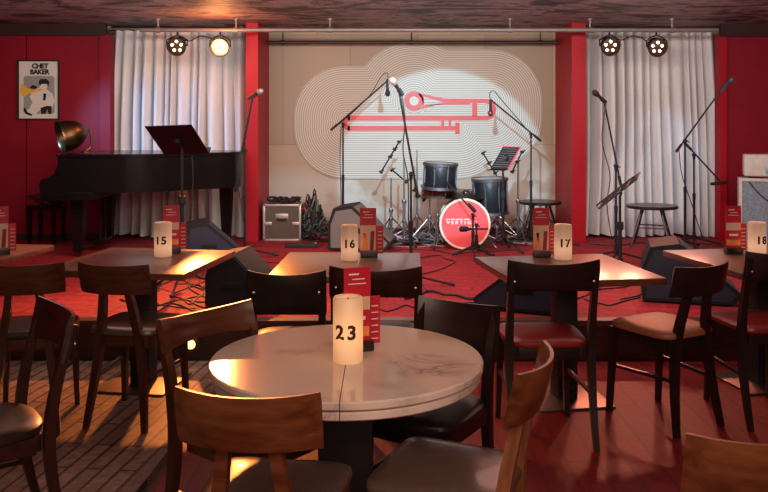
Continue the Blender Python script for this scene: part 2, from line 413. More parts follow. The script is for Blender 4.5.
# ---------------------------------------------------------------- pipes, curtains
def pipe(name, label, x0, x1, y, z, r, m, ends=()):
    t = thing(name, label, 'pipe', ((x0+x1)/2, y, z)); h = (x1-x0)/2
    bm = new(); tube(bm, [(-h,0,0),(h,0,0)], r, 14); finish('pipe', bm, m, t)
    for e in ends:
        bm = new(); tube(bm, [(e-(x0+x1)/2,0,r*.3),(e-(x0+x1)/2,0,CEIL-z-.001)], .008, 8); lathe(bm, [(.03,-.012),(.03,0)], (e-(x0+x1)/2,0,CEIL-z)); finish('ceiling_bracket', bm, m, t)
        bm = new(); lathe(bm, [(r+.008,-.02),(r+.008,.02)], (e-(x0+x1)/2,0,0), 14, (1,0,0)); finish('clamp', bm, m, t)
    return t
YB = 8.0
zb = CAMZ+(125-30)*YB/F
pipe('lighting_bar', 'long grey lighting pipe under the ceiling carrying the stage lamps', PX(140,YB), PX(718,YB), YB, zb, .022, 'rail', (PX(158,YB), PX(236,YB), PX(330,YB), PX(510,YB), PX(590,YB), PX(672,YB)))
pipe('curtain_rail', 'thin rail over the left grey curtain', -3.0, -1.45, 8.62, CAMZ+96*8.62/F, .011, 'rail', (-2.9, -1.5))
pipe('curtain_rail', 'thin rail over the right pale curtain', 2.06, 3.75, 8.62, CAMZ+94*8.62/F, .011, 'rail', (2.1, 3.7))
pipe('curtain_rail', 'dark empty rail along the top of the mural wall', -1.27, 1.89, 8.9, CAMZ+82.5*8.9/F, .018, 'dark_rail', (-1.1, .3, 1.7))

m, nt, b = nodes('pale grey curtain cloth')
f = noise(nt, tc(nt, (1,1,.3)), 3, 4)
nt.links.new(ramp(nt, f, [(.3, (.64,.64,.66)), (.7, (.80,.79,.78))]), b.inputs['Base Color']); b.inputs['Roughness'].default_value = .8
b.inputs['Sheen Weight'].default_value = .3
bump(nt, b, noise(nt, tc(nt), 160, 2), .15, .002)
M['curtain'] = m
def curtain(label, x0t, x1t, x0b, x1b, y, ztop, zbot, folds, seed, amp):
    rnd = random.Random(seed); n = folds*14
    ph = [0]; 
    wd = [rnd.uniform(.5, 1.6) for _ in range(folds)]; tot = sum(wd); am = [rnd.uniform(.5, 1.25) for _ in range(folds+1)]
    us, ysn = [], []
    acc = 0
    for k in range(folds):
        for j in range(14):
            t = j/14; us.append((acc+wd[k]*t)/tot); ysn.append((-abs(math.sin(PI*t))**.75)*(am[k]*(1-t)+am[k+1]*t))
        acc += wd[k]
    us.append(1); ysn.append(0)
    rows = 16; bm = new(); g = []
    for r in range(rows+1):
        t = r/rows; z = ztop+(zbot-ztop)*t; row = []
        for i, u in enumerate(us):
            w = u+.006*math.sin(9*u+5*t+seed)*t
            x = (x0t+(x1t-x0t)*w)*(1-t)+(x0b+(x1b-x0b)*w)*t
            a = amp*(.45+.75*min(1, t*2.2))*(1+.25*math.sin(7*u+3*t))
            yy = y - .0 + (ysn[i]+.5)*a + .012*math.sin(23*u+4*t)*t
            row.append((x, yy, z+(.012*math.sin(12*u) if r == rows else 0)))
        g.append(row)
    th = .004
    A = [[bm.verts.new(p) for p in row] for row in g]; B = [[bm.verts.new((p[0], p[1]+th, p[2])) for p in row] for row in g]
    R_, K = rows, len(us)-1
    for r in range(R_):
        for i in range(K):
            bm.faces.new((A[r][i], A[r][i+1], A[r+1][i+1], A[r+1][i])); bm.faces.new((B[r][i], B[r+1][i], B[r+1][i+1], B[r][i+1]))
    for r in range(R_):
        bm.faces.new((A[r][0], A[r+1][0], B[r+1][0], B[r][0])); bm.faces.new((A[r][K], B[r][K], B[r+1][K], A[r+1][K]))
    for i in range(K):
        bm.faces.new((A[0][i], B[0][i], B[0][i+1], A[0][i+1])); bm.faces.new((A[R_][i], A[R_][i+1], B[R_][i+1], B[R_][i]))
    o = finish('curtain', bm, 'curtain', None, sharp=80)
    tag(o, label, 'curtain', 'stage curtains'); return o
YC = 8.68
curtain('pale grey pleated curtain behind the grand piano', PX(112,8.6), PX(244,8.6), PX(106,8.6), PX(247,8.6), YC, CAMZ+95*8.62/F, STZ+.02, 13, 3, .20)
curtain('pale pleated curtain behind the small round stage table', PX(586,8.6), PX(718,8.6), PX(583,8.6), PX(726,8.6), YC, CAMZ+93*8.62/F, STZ+.02, 14, 11, .20)

# ---------------------------------------------------------------- stage lamps
def par(label, px, py, leds, yaw=0):
    y = YB-.02; z = CAMZ-(py-125)*y/F; x = PX(px, y)
    t = thing('stage_lamp', label, 'stage light', (x, y, z), yaw, 'lamps hanging from the lighting bar')
    ax = Vector((0,-1,-.35)).normalized()
    bm = new(); lathe(bm, [(.05,-.10),(.075,-.08),(.088,0),(.095,.03),(.088,.03),(.084,.005),(0,.004)], (0,0,0), 24, ax); finish('housing', bm, 'black_metal', t)
    bm = new(); r = .10
    tube(bm, [(-r,0,0),(-r,.01,.06),(-r*.5,.015,zb-z-.07),(0,.02,zb-z-.05),(r*.5,.015,zb-z-.07),(r,.01,.06),(r,0,0)], .007, 8)
    tube(bm, [(0,.02,zb-z-.055),(0,.02,zb-z-.018)], .010, 8); finish('yoke', bm, 'black_metal', t)
    bm = new(); lathe(bm, [(.080,.0045),(.078,.0055),(0,.0055)], (0,0,0), 24, ax); finish('glow_disc', bm, 'lit_orange' if leds[0] == 'led_orange' else 'lit_red', t)  # added disc, its emission imitates halo or lit housing interior
    q = Vector((0,0,1)).rotation_difference(ax)
    for k in range(5):
        a = PI/2+2*PI*k/5; c = q@Vector((.047*math.cos(a), .047*math.sin(a), .006))
        cc = q@Vector((.047*math.cos(a), .047*math.sin(a), .006)); cc = ax*.008 + Vector((.047*math.cos(a), 0, 0)) + Vector((0, .35, -1)).normalized()*(-.047*math.sin(a))
        bm = new(); lathe(bm, [(.0125,0),(.0125,.006),(.008,.011),(0,.013)], cc, 12, ax); finish('led_lens', bm, leds[k], t)
    return t
par('small stage lamp with five lit dots, leftmost on the pipe', 177, 46, ['led_warm']*5, .0)
par('blazing orange stage lamp above the grand piano', 220, 47, ['led_orange']*5, .0)
par('greenish-topped five dot stage lamp at the left of the right curtain', 610, 46, ['led_green','led_warm','led_pink','led_warm','led_warm'], 0)
par('five dot stage lamp, rightmost on the pipe', 657, 47, ['led_green','led_warm','led_warm','led_pink','led_pink'], 0)
def cable(label, pts, r=.005, m='cable', k=6, name='cable', group=None, cat='cable', n=6):
    bm = new(); tube(bm, catmull(pts, k), r, n); o = finish(name, bm, m); tag(o, label, cat, group); return o
zc = zb-.03
cable('black power cable looping between the two right stage lamps', [P(613,38,8.03), P(622,40,8.03), P(632,36,8.03), P(642,38,8.03), P(650,44,8.05), P(655,41,8.03)], .006)
cable('black power cable looping between the two left stage lamps', [P(180,38,8.03), P(190,41,8.03), P(200,36,8.03), P(210,38,8.03), P(217,41,8.03)], .006)

# ---------------------------------------------------------------- poster
pt = thing('framed_poster', 'black framed poster lettered CHET BAKER on the left red wall', 'poster', P(39, 90, 8.45))
sc_ = 8.45/F
W_, H_ = 42*sc_, 60*sc_
bm = new()
for s in (-1, 1):
    bx(bm, (s*(W_/2-.008), -.012, 0), (.016, .022, H_), .002); bx(bm, (0, -.012, s*(H_/2-.008)), (W_-.032, .022, .016), .002)
finish('frame', bm, 'black', pt)
bm = new(); bx(bm, (0, -.006, 0), (W_-.03, .008, H_-.03)); paper = finish('print_sheet', bm, 'poster_paper', pt)
def pf(u, v, w): return Vector(((u-39)*sc_, -.010-w, (90-v)*sc_))
def pposter(name, poly, m, l=0): bm = new(); prism(bm, poly, pf, .0002+l*.0008, .0008+l*.0008); finish(name, bm, m, paper, smooth=False)
pposter('grey_panel', [(24,78),(26,76),(53,76),(55,78),(55,112),(53,114),(26,114),(24,112)], 'poster_grey')
pposter('jacket', [(32,93),(37,88),(43,88),(48,90),(53,94),(55,101),(53,107),(48,110),(44,108),(38,112),(35,116),(27,116),(25,113),(30,108),(33,102),(30,97)], 'poster_paper', 1)
pposter('face', [(41,83),(47,82),(48,87),(46,91),(42,91),(40,87)], 'poster_paper', 2)
pposter('hair', [(39,82),(41,79),(47,79),(50,82),(49,87),(47.5,84),(42,84),(40.5,86)], 'ink', 3)
pposter('horn_bell', [(22,84),(26,86),(29,89),(34,90),(42,88.5),(42,91),(33,93),(29,93),(26,97),(22,96),(20.5,90)], 'yellow', 3)
pposter('cap', [(30,88),(33,85),(37,86),(38,88.5),(34,89)], 'ink', 4)
pposter('trousers', [(41,108),(47,106),(52,106),(52,114),(49,114),(48,109),(46,114),(42,114)], 'ink', 3)
pposter('shoe', [(25,107),(28,112),(33,114.5),(32,116),(26,114),(24,110)], 'ink', 3)
pposter('tie', [(44,93),(47,94),(46,100),(43.5,101)], 'ink', 3)
text_obj('lettering', 'CHET', .068, 'ink', paper, lambda x, y, w: Vector((x+(40.5-39)*sc_, -.0112-w, y+(90-66.3)*sc_)), .0006, .004, .95)
text_obj('lettering', 'BAKER', .068, 'ink', paper, lambda x, y, w: Vector((x+(40-39)*sc_, -.0112-w, y+(90-72.2)*sc_)), .0006, .004, .95)

# ---------------------------------------------------------------- grand piano
PN = thing('grand_piano', 'black closed-lid grand piano at the left of the stage', 'piano', (-2.2, 7.8, STZ))
def Lp(x, y, z): return Vector((x+2.2, y-7.8, z-.24))
plan = [(-2.88,7.22),(-2.3,7.24)]+[tuple(p[:2]) for p in catmull([(-2.3,7.24,0),(-2.05,7.32,0),(-1.85,7.5,0),(-1.65,7.66,0),(-1.48,7.78,0),(-1.38,7.98,0),(-1.42,8.2,0),(-1.6,8.34,0)], 5)][1:]+[(-2.88,8.36)]
bm = new(); prism(bm, plan, lambda u, v, w: Lp(u, v, w), .83, 1.145); finish('case', bm, 'piano', PN)
big = [(x-.012 if x < -2.5 else x+.015, y-.015 if y < 7.8 else y+.012) for x, y in plan]
bm = new(); prism(bm, big, lambda u, v, w: Lp(u, v, w), 1.147, 1.172); finish('lid', bm, 'piano', PN)
bm = new(); bx(bm, Lp(-2.80, 7.79, .80), (.46, 1.16, .07), .006); finish('key_bed', bm, 'piano', PN)
for yy in (7.25, 8.33):
    bm = new(); prism(bm, [(-3.03,.80),(-3.045,.90),(-3.03,.945),(-2.97,.965),(-2.92,.99),(-2.886,1.06),(-2.882,.80)], lambda u, v, w: Lp(u, w, v), yy-.03, yy+.03); finish('key_arm', bm, 'piano', PN)
bm = new(); bx(bm, Lp(-2.955, 7.79, .885), (.13, .98, .02)); kb = finish('keyboard', bm, 'keys', PN)
bm = new()
for k in range(36):
    if k % 7 in (2, 6): continue
    bx(bm, Lp(-2.92, 7.33+k*.0262, .90), (.08, .011, .012))
finish('black_keys', bm, 'black', kb, smooth=False)
bm = new(); bx(bm, Lp(-3.03, 7.79, .87), (.02, 1.02, .06), .004); finish('key_slip', bm, 'piano', PN)
for (lx, ly) in ((-2.76,7.4), (-2.76,8.2), (-1.56,8.1)):
    lg = new(); c = Lp(lx, ly, 0)
    tube(lg, [(c.x,c.y,.05),(c.x,c.y,.12),(c.x,c.y,.5),(c.x,c.y,.60)], [.048,.06,.082,.085], 4); bx(lg, (c.x,c.y,.08), (.085,.085,.05), .004)
    L = finish('leg', lg, 'piano', PN)
    bm = new(); lathe(bm, [(.028,-.014),(.028,.014)], (c.x, c.y, .0285), 14, (0,1,0)); bx(bm, (c.x,c.y,.05), (.03,.05,.02)); finish('caster', bm, 'brass', L)
bm = new(); c = Lp(-2.68, 7.8, 0)
for s in (-.07, .07): tube(bm, [(c.x,c.y+s,.53),(c.x,c.y+s*1.1,.3),(c.x,c.y+s,.12)], .014, 8)
bx(bm, (c.x,c.y,.09), (.1,.24,.06), .006); ly = finish('pedal_lyre', bm, 'piano', PN)
for s in (-.06,0,.06):
    bm = new(); bx(bm, (c.x-.09,c.y+s,.06), (.10,.025,.01), .003); finish('pedal', bm, 'brass', ly)
# brass horn on the piano
hb_ = P(73, 152, 7.75); t = thing('brass_horn', 'aged brass gramophone horn lying on the grand piano lid', 'horn', (hb_.x, 7.7, STZ+.9325)); t.scale = (.9,.9,.9)
bm = new(); ax = Vector((-.80,-.55,-.24)).normalized()
prof = [(.018,-.17),(.05,-.155),(.09,-.125),(.125,-.08),(.15,-.03),(.163,.03),(.168,.09),(.176,.108),(.174,.114),(.160,.098),(.152,.03),(.138,-.03),(.112,-.08),(.078,-.12),(.03,-.148),(0,-.15)]
lathe(bm, prof, (0,0,.185), 32, ax); finish('bell', bm, 'brass', t, sharp=60)
bm = new(); q = Vector((0,0,.185))-ax*.165
tube(bm, catmull([q, q-ax*.03, Vector((.17,.11,.17)), Vector((.17,.11,.06)), Vector((.13,.09,.012))], 5), .013, 10)
lathe(bm, [(.06,0),(.06,.008),(.02,.018),(0,.02)], (.12,.09,.0), 20); finish('neck', bm, 'brass', t)

# piano bench
bx0 = PX(42, 8.08); t = thing('piano_bench', 'black adjustable piano bench standing left of the grand piano', 'bench', (bx0, 8.2, STZ)); t.scale = (.84,.84,.86)
bm = new(); bx(bm, (0,0,.555), (.33,.36,.055), .018, seg=3); finish('seat', bm, 'seat_black', t)
bm = new(); bx(bm, (0,0,.44), (.34,.36,.05), .004); finish('apron', bm, 'piano', t)
for s in (-.12,.12):
    bm = new(); tube(bm, [(-.1,s,.47),(.1,s,.53)], .008, 8); tube(bm, [(.1,s,.47),(-.1,s,.53)], .008, 8); finish('scissor_lift', bm, 'chrome', t)
for sx_ in (-1,1):
    for sy in (-1,1):
        bm = new(); tube(bm, [(sx_*.14,sy*.15,0),(sx_*.14,sy*.15,.44)], [.022,.034], 4); finish('leg', bm, 'piano', t)
    bm = new(); lathe(bm, [(.018,0),(.018,.02)], (sx_*.171,0,.445), 12, (sx_,0,0)); finish('knob', bm, 'black', t)

# ---------------------------------------------------------------- tables
TZ = .6925
def table(label, cx, cy, deg, wmat, size=.765):
    t = thing('dining_table', label, 'table', (cx, cy, 0.0035 if cx < -.93 else .0005), math.radians(deg), 'square tables in front of the stage')
    dz = -t.location.z
    bm = new(); bx(bm, (0,0,TZ-.018+dz), (size, size, .035), .005); finish('tabletop', bm, wmat, t)
    bm = new(); bx(bm, (0,0,(TZ-.036)/2), (.11,.11,TZ-.05+dz), .004); col = finish('pedestal_column', bm, 'black', t)
    bm = new(); bx(bm, (0,0,.006), (.40,.40,.012), .003); finish('base_plate', bm, 'brushed', t)
    bm = new(); bx(bm, (0,0,TZ-.043+dz), (.36,.05,.014)); bx(bm, (0,0,TZ-.043+dz), (.05,.36,.014)); finish('top_bracket', bm, 'black', t)
    bm = new()
    for k in range(3): bx(bm, (.0,-.064,.04+k*.036), (.09,.018,.018), .003)
    finish('cable_vent', bm, 'black_metal', t)
    return t
table('varnished square wooden table carrying the candle numbered 15', -1.335, 4.55, -9, 'table_wood', .79)
table('greyish square wooden table carrying the candle numbered 16', -.185, 4.42, -2, 'table_wood_grey')
table('square wooden table carrying the candle numbered 17', .95, 4.32, 8.6, 'table_wood')
table('square wooden table at the right edge with the candle numbered 18', 2.11, 4.58, 10.7, 'table_wood_grey')
table('square wooden table at the far left edge of the picture', -2.49, 4.78, -8, 'table_wood')

# round marble topped table
m, nt, b = nodes('cream veined stone top')
v = tc(nt, (1,1.6,1), (0,0,.4)); f = noise(nt, v, 4.0, 7, .62, 1.6); f2 = noise(nt, v, 1.6, 2)
a_ = nt.nodes.new('ShaderNodeMath'); a_.operation = 'SUBTRACT'; nt.links.new(f, a_.inputs[0]); a_.inputs[1].default_value = .5
a2 = nt.nodes.new('ShaderNodeMath'); a2.operation = 'ABSOLUTE'; nt.links.new(a_.outputs[0], a2.inputs[0])
mx = nt.nodes.new('ShaderNodeMix'); mx.data_type = 'RGBA'
nt.links.new(ramp(nt, f2, [(.50, (0,0,0)), (.62, (1,1,1))]), mx.inputs[0])
mx.inputs[6].default_value = (.72,.62,.54,1)
nt.links.new(ramp(nt, a2.outputs[0], [(.0, (.22,.15,.12)), (.05, (.52,.43,.37)), (.3, (.72,.62,.54))]), mx.inputs[7])
nt.links.new(mx.outputs[2], b.inputs['Base Color']); b.inputs['Roughness'].default_value = .12; b.inputs['Coat Weight'].default_value = .2; b.inputs['Coat Roughness'].default_value = .1
M['marble'] = m
RT = (-.12, 2.64)
rt = thing('round_table', 'round cream stone-topped table in the foreground with the candle numbered 23', 'table', (RT[0], RT[1], 0.0005))
for s in (-1, 1):
    def half(r, z0, z1, bev):
        bm = new(); n = 40
        base = [(s*r_*math.sin(PI*i/n), -r_*math.cos(PI*i/n)) for r_ in (r,) for i in range(n+1)]
        rings = []
        for rr, z in ((r-bev, z0), (r, z0+bev), (r, z1-bev), (r-bev, z1)):
            rings.append([Vector((s*(rr*math.sin(PI*i/n))+s*.0012, -rr*math.cos(PI*i/n), z)) for i in range(n+1)])
        rings_solid(bm, rings); return bm
    L = finish('tabletop_leaf', half(.437, TZ-.026, TZ-.0005, .005), 'marble', rt)
    finish('lower_leaf', half(.428, TZ-.056, TZ-.030, .004), 'marble', L)
bm = new(); lathe(bm, [(.416,TZ-.030),(.416,TZ-.026)], (0,0,0), 48); finish('table_spacer', bm, 'black', rt)
bm = new(); bx(bm, (0,.02,.315), (.17,.17,.62), .006); finish('pedestal_column', bm, 'black', rt)
bm = new(); bx(bm, (0,.02,.007), (.46,.46,.014), .004); finish('base_plate', bm, 'black_metal', rt)
bm = new(); bx(bm, (0,0,TZ-.062), (.5,.06,.012)); bx(bm, (0,0,TZ-.062), (.06,.5,.012)); finish('top_bracket', bm, 'black', rt)

# ---------------------------------------------------------------- candles and menu holders
def candle(num, x, y, label, rad=.049, h=.194, wx='wax', ink='ink', rz=0.0):
    t = thing('led_candle', label, 'candle', (x, y, TZ), rz, 'numbered pillar candles on the tables')
    bm = new(); lathe(bm, [(rad-.003,0),(rad,.003),(rad,h-.006),(rad-.004,h),(rad-.012,h-.002),(rad-.016,h-.010),(0,h-.014)], (0,0,0), 40); finish('wax_body', bm, wx, t)
    def fn(x_, y_, w): a = x_/rad; r = rad+.0014+w; return Vector((r*math.sin(a), -r*math.cos(a), h*.5+y_-.004))
    text_obj('number', num, .060, ink, t, fn, .0006, .0021, 1.15 if num != '23' else 1.3, 6)
    bm = new(); tube(bm, [(0,0,h-.014),(0,.001,h-.003)], .0015, 6); finish('wick', bm, 'ink', t)
    return t
candle('15', PX(163,4.66), 4.66, 'cream pillar candle numbered 15 on the left wooden table')
candle('16', PX(349.5,4.53), 4.53, 'cream pillar candle numbered 16 on the greyish wooden table', .047)
candle('17', PX(563,4.56), 4.56, 'cream pillar candle numbered 17 beside the drum-side menu holder')
candle('18', PX(757,4.67), 4.67, 'cream pillar candle numbered 18 at the right edge', rz=.12)
candle('23', PX(348,2.59), 2.59, 'glowing yellow pillar candle numbered 23 on the round table', .0475, .205, 'wax_lit', 'ink_brown', rz=-.12)

def menu_holder(x, y, rz, label, z=TZ, style=0, sc=1.09):
    t = thing('menu_holder', label, 'menu holder', (x, y, z), rz, 'red table menu holders'); t.scale = (sc,)*3
    bm = new(); bx(bm, (0,0,.016), (.09,.045,.032), .003); finish('base_block', bm, 'black_wood', t)
    tilt = Matrix.Rotation(-.06, 3, 'X')
    def card(name, cx, w, z0, h, yy, mt='red_card', roll=0):
        bm = new(); bx(bm, (cx, yy, z0+h/2), (w, .003, h), 0, Matrix.Rotation(roll, 3, 'Y')); return finish(name, bm, mt, t, smooth=False)
    tall = card('tall_card', -.005, .085, .02, .235, -.008)
    def pr(name, u0, u1, v0, v1, m, l=0, sk=0):
        bm = new(); y0 = -.0097-l*.0006
        prism(bm, [(u0,v0),(u1,v0),(u1+sk,v1),(u0+sk,v1)], lambda u, v, w: Vector((u-.005, y0-w, v)), 0, .0005); finish(name, bm, m, tall, smooth=False)
    if style == 0:
        pr('picture', -.040, .040, .035, .165, 'beige_print')
        for (u0,u1,sk) in ((-.037,-.022,.012), (-.012,.0,-.012)): pr('picture_figure', u0, u1, .036, .125, 'orange_print', 1, sk)
        pr('picture_panel', .008, .028, .036, .135, 'maroon_print', 1, .006)
    else:
        pr('picture', -.040, .040, .125, .165, 'beige_print'); pr('picture_panel', -.038, .038, .045, .075, 'orange_print')
        pr('caption_stroke', -.022, .026, .095, .106, 'white_print')
    for k, (a, b_) in enumerate(((-.028,.004), (-.018,.022), (-.03,.026))):
        zz = .232-k*.014; pr('caption_stroke', a, b_, zz, zz+(.005 if k == 0 else .003), 'white_print', 1, .002)
    small = card('small_card', .048, .055, .015, .145, .012)
    bm = new()
    for k in range(6): bx(bm, (.058, .0098, .03+k*.02), (.022,.0006,.003))
    finish('caption_stroke', bm, 'white_print', small, smooth=False)
    if style == 1:
        side = card('side_card', .0, .07, .03, .19, .016)
    return t
menu_holder(PX(173,4.80), 4.78, .3, 'red menu holder behind candle 15', style=1)
menu_holder(PX(369,4.66), 4.64, .05, 'red and beige menu holder behind candle 16')
menu_holder(PX(541,4.66), 4.64, .0, 'red and beige menu holder left of candle 17')
menu_holder(PX(732,4.78), 4.76, .05, 'red menu holder left of candle 18', style=1)
menu_holder(PX(358,2.72), 2.71, .35, 'red menu holder right behind candle 23', style=1)
menu_holder(PX(3,4.75), 4.72, .5, 'red menu holder at the far left edge', style=0)

# ---------------------------------------------------------------- chairs
def cushion(bm, wf, wb, dp, z0, z1, dome=.012, n=48, yc=0, ex=.42):
    def outl(scale, z):
        pts = []
        for i in range(n):
            a = 2*PI*i/n; ca, sa = math.cos(a), math.sin(a); e = ex
            x = math.copysign(abs(ca)**e, ca); y = math.copysign(abs(sa)**e, sa)
            w = (wb+(wf-wb)*(y+1)/2)/2
            pts.append(Vector((x*w*scale, yc+y*dp/2*scale, z)))
        return pts
    h = z1-z0
    rings_solid(bm, [outl(.93,z0), outl(.985,z0+h*.15), outl(1,z0+h*.45), outl(.985,z0+h*.8), outl(.93,z1), outl(.75,z1+dome*.6), outl(.4,z1+dome), outl(.05,z1+dome*1.08)])
def slab(bm, w, z0, z1, y0, curve, th, lean, dip=0, ns=20, nt_=6, edge=0):
    R = (w*w/4+curve*curve)/(2*curve); A = math.asin(min(1, w/2/R))
    def pt(s, t, k):
        a = A*s; rr = R+k*th/2
        x = rr*math.sin(a); y = y0+curve-(R+0)*1.0+(R-0) - (rr*math.cos(a)-R) - curve
        z = z0+(z1-z0)*t
        z += (abs(s)**2*dip if t > .5 else -(1-abs(s)**2)*0)*((t-.5)*2 if t > .5 else 0) + edge*(1-s*s)*((.5-t)*2 if t < .5 else 0)*-1
        y -= lean*t
        return Vector((x, y, z))
    F_ = [[bm.verts.new(pt(-1+2*i/ns, j/nt_, -1 if 0 < j < nt_ else -.5)) for j in range(nt_+1)] for i in range(ns+1)]
    B_ = [[bm.verts.new(pt(-1+2*i/ns, j/nt_, 1 if 0 < j < nt_ else .5)) for j in range(nt_+1)] for i in range(ns+1)]
    for i in range(ns):
        for j in range(nt_):
            bm.faces.new((F_[i][j],F_[i+1][j],F_[i+1][j+1],F_[i][j+1])); bm.faces.new((B_[i][j],B_[i][j+1],B_[i+1][j+1],B_[i+1][j]))
        bm.faces.new((F_[i][0],B_[i][0],B_[i+1][0],F_[i+1][0])); bm.faces.new((F_[i][nt_],F_[i+1][nt_],B_[i+1][nt_],B_[i][nt_]))
    for i in (0, ns):
        for j in range(nt_): bm.faces.new((F_[i][j],F_[i][j+1],B_[i][j+1],B_[i][j]))
def make_chair(style, label, x, y, fx, fy, wood_='dark_wood', seat='seat_black', top=None, legm=None):
    t = thing('dining_chair', label, 'chair', (x, y, .0035 if x < -.93 else .0005), face_dir(fx, fy), 'wooden chairs around the tables')
    legm = legm or (wood_+'_z' if wood_+'_z' in M else wood_)
    bm = new(); cushion(bm, .40, .36, .39, .435, .468, .010, ex=.26 if wood_ == 'brown_wood' else (.62 if 'round' in label and seat == 'seat_black' else .42)); finish('seat', bm, seat, t)
    bm = new()
    bx(bm, (0,.16,.408), (.32,.022,.055), .003); bx(bm, (0,-.16,.408), (.28,.022,.055), .003)
    for s in (-1,1): bx(bm, (s*.155,0,.408), (.022,.30,.055), .003)
    finish('seat_frame', bm, wood_, t)
    for s in (-1,1):
        bm = new(); tube(bm, catmull([(s*.172,.185,0),(s*.166,.172,.22),(s*.162,.165,.434)], 3), [.017,.018,.019,.020,.022,.024,.025], 4); finish('leg', bm, legm, t)
    if style == 'A':     # rear legs lean together under a wide curved slab
        H1 = top or .795; H0 = H1-.14; yb = -.240
        for s in (-1,1):
            pts = catmull([(s*.15,-.225,0),(s*.125,-.19,.22),(s*.10,-.178,.42),(s*.072,-.205,.60),(s*.055,-.240,H1-.05)], 4)
            k = len(pts); bm = new(); tube(bm, pts, [.017+.009*math.sin(PI*i/(k-1)) for i in range(k)], 4); finish('leg', bm, legm, t)
        bm = new(); slab(bm, .355, H0, H1, yb-.012, .05, .02, .035, .006); finish('backrest', bm, wood_, t)
        ys = -.18; xs = .11
    else:                # rear legs run up beside the slab ('B') or behind a taller one ('C')
        H1 = top or (.83 if style == 'B' else .80); hh = .132 if style == 'B' else .185; xo = .186 if style == 'B' else .150; hh = .092 if 'left side of the round' in label else hh; H0 = H1-hh
        for s in (-1,1):
            pts = catmull([(s*xo,-.265,0),(s*xo,-.205,.22),(s*xo,-.182,.42),(s*xo,-.205,.60),(s*(xo+.002),-.258,H1-.012)], 4)
            k = len(pts); bm = new(); tube(bm, pts, [.016+.008*math.sin(PI*i/(k-1)) for i in range(k)], 4); finish('leg', bm, legm, t)
        bm = new(); slab(bm, .405 if style == 'B' else .335, H0, H1, -.262, .045, .02, .03, .016, edge=-.012); finish('backrest', bm, wood_, t)
        for s in (-1,1):
            bm = new(); lathe(bm, [(.007,0),(.007,.004),(.003,.006)], (s*(xo-.01),-.262,H1-.08), 10, (0,-1,0)); finish('bolt', bm, 'chrome', t)
        ys = -.19; xs = xo-.01
    for s in (-1,1):
        bm = new(); tube(bm, [(s*.168,.170,.24),(s*xs*1.02,ys-.005,.24)], [.011,.011], 4); finish('stretcher', bm, legm, t)
    return t
CH = [
 ('B', 'dark brown chair with black round seat, far front left, turned to the left edge', -1.33, 2.66, -.8, -.6, 'dark_wood', 'seat_black', .80),
 ('A', 'dark brown chair with a wide slab back, leftmost of the row behind', -1.71, 4.0, -.2, .98, 'mid_wood', 'seat_black', .795),
 ('A', 'dark brown chair with splayed rear legs tucked at the table of candle 15', -1.22, 4.06, .19, .98, 'mid_wood', 'seat_grey', .785),
 ('B', 'dark wooden chair at the left side of the round table', -.42, 2.69, .78, -.62, 'mid_wood', 'seat_black', .785),
 ('A', 'orange-brown chair in front of the round table, its slab back nearest the camera', -.30, 2.20, .12, .99, 'brown_wood', 'seat_grey', .80),
 ('A', 'chair with broad grey-brown seat at the front right of the round table', .185, 2.33, -.93, .37, 'brown_wood', 'seat_grey', .80, 'amber_wood_z'),
 ('C', 'black chair behind the right side of the round table', .145, 2.86, -.53, -.85, 'black_wood', 'seat_black', .765),
 ('C', 'black-backed chair between the round table and the left end of the greyish table', -.42, 3.77, .0, 1, 'black_wood', 'seat_black', .80),
 ('B', 'dark brown curved-back chair tucked at the table of candle 16', -.03, 3.87, .03, 1, 'dark_wood', 'seat_black', .80),
 ('B', 'black chair with a red seat tucked at the table of candle 17', .74, 3.86, -.04, 1, 'black_wood', 'seat_red', .83),
 ('A', 'black chair with a tan lit seat turned towards the table of candle 17', 1.37, 4.03, -.48, .88, 'black_wood', 'seat_tan', .785),
 ('B', 'black chair with a red seat at the right edge by candle 18', 1.88, 4.12, -.10, 1, 'black_wood', 'seat_red', .83),
 ('A', 'brown chair back cut off by the bottom right corner', .80, 1.92, .0, 1, 'brown_wood', 'seat_black', .80),
]
for c in CH: make_chair(*c)

# ---------------------------------------------------------------- microphone stands
def mic(label, base, direction, n=16, m='mic_grille'):
    """base = the tail end of the body, direction towards the grille"""
    d = Vector(direction).normalized()
    t = thing('microphone', label, 'microphone', base, 0, 'vocal microphones')
    bm = new(); lathe(bm, [(.009,0),(.010,.01),(.015,.10),(.017,.115)], (0,0,0), n, d); finish('handle', bm, 'black_metal', t)
    bm = new(); lathe(bm, [(.018,.115),(.025,.128),(.026,.138),(.0265,.145),(.025,.158),(.018,.170),(.008,.175),(0,.176)], (0,0,0), n, d); finish('grille', bm, m, t)
    return t
def tripod(t, legs=3, r=.30, a0=0, h=.16, m='black_metal'):
    for k in range(legs):
        a = a0+2*PI*k/legs; bm = new(); e = Vector((r*math.cos(a), r*math.sin(a), .011))
        tube(bm, [Vector((.012*math.cos(a),.012*math.sin(a),h*.55)), e], .008, 8); L = finish('leg', bm, m, t)
        bm = new(); tube(bm, [e-Vector((.05*math.cos(a),.05*math.sin(a),-.0145)), e+Vector((.006*math.cos(a),.006*math.sin(a),0))], .0115, 8); finish('rubber_foot', bm, 'rubber', L)
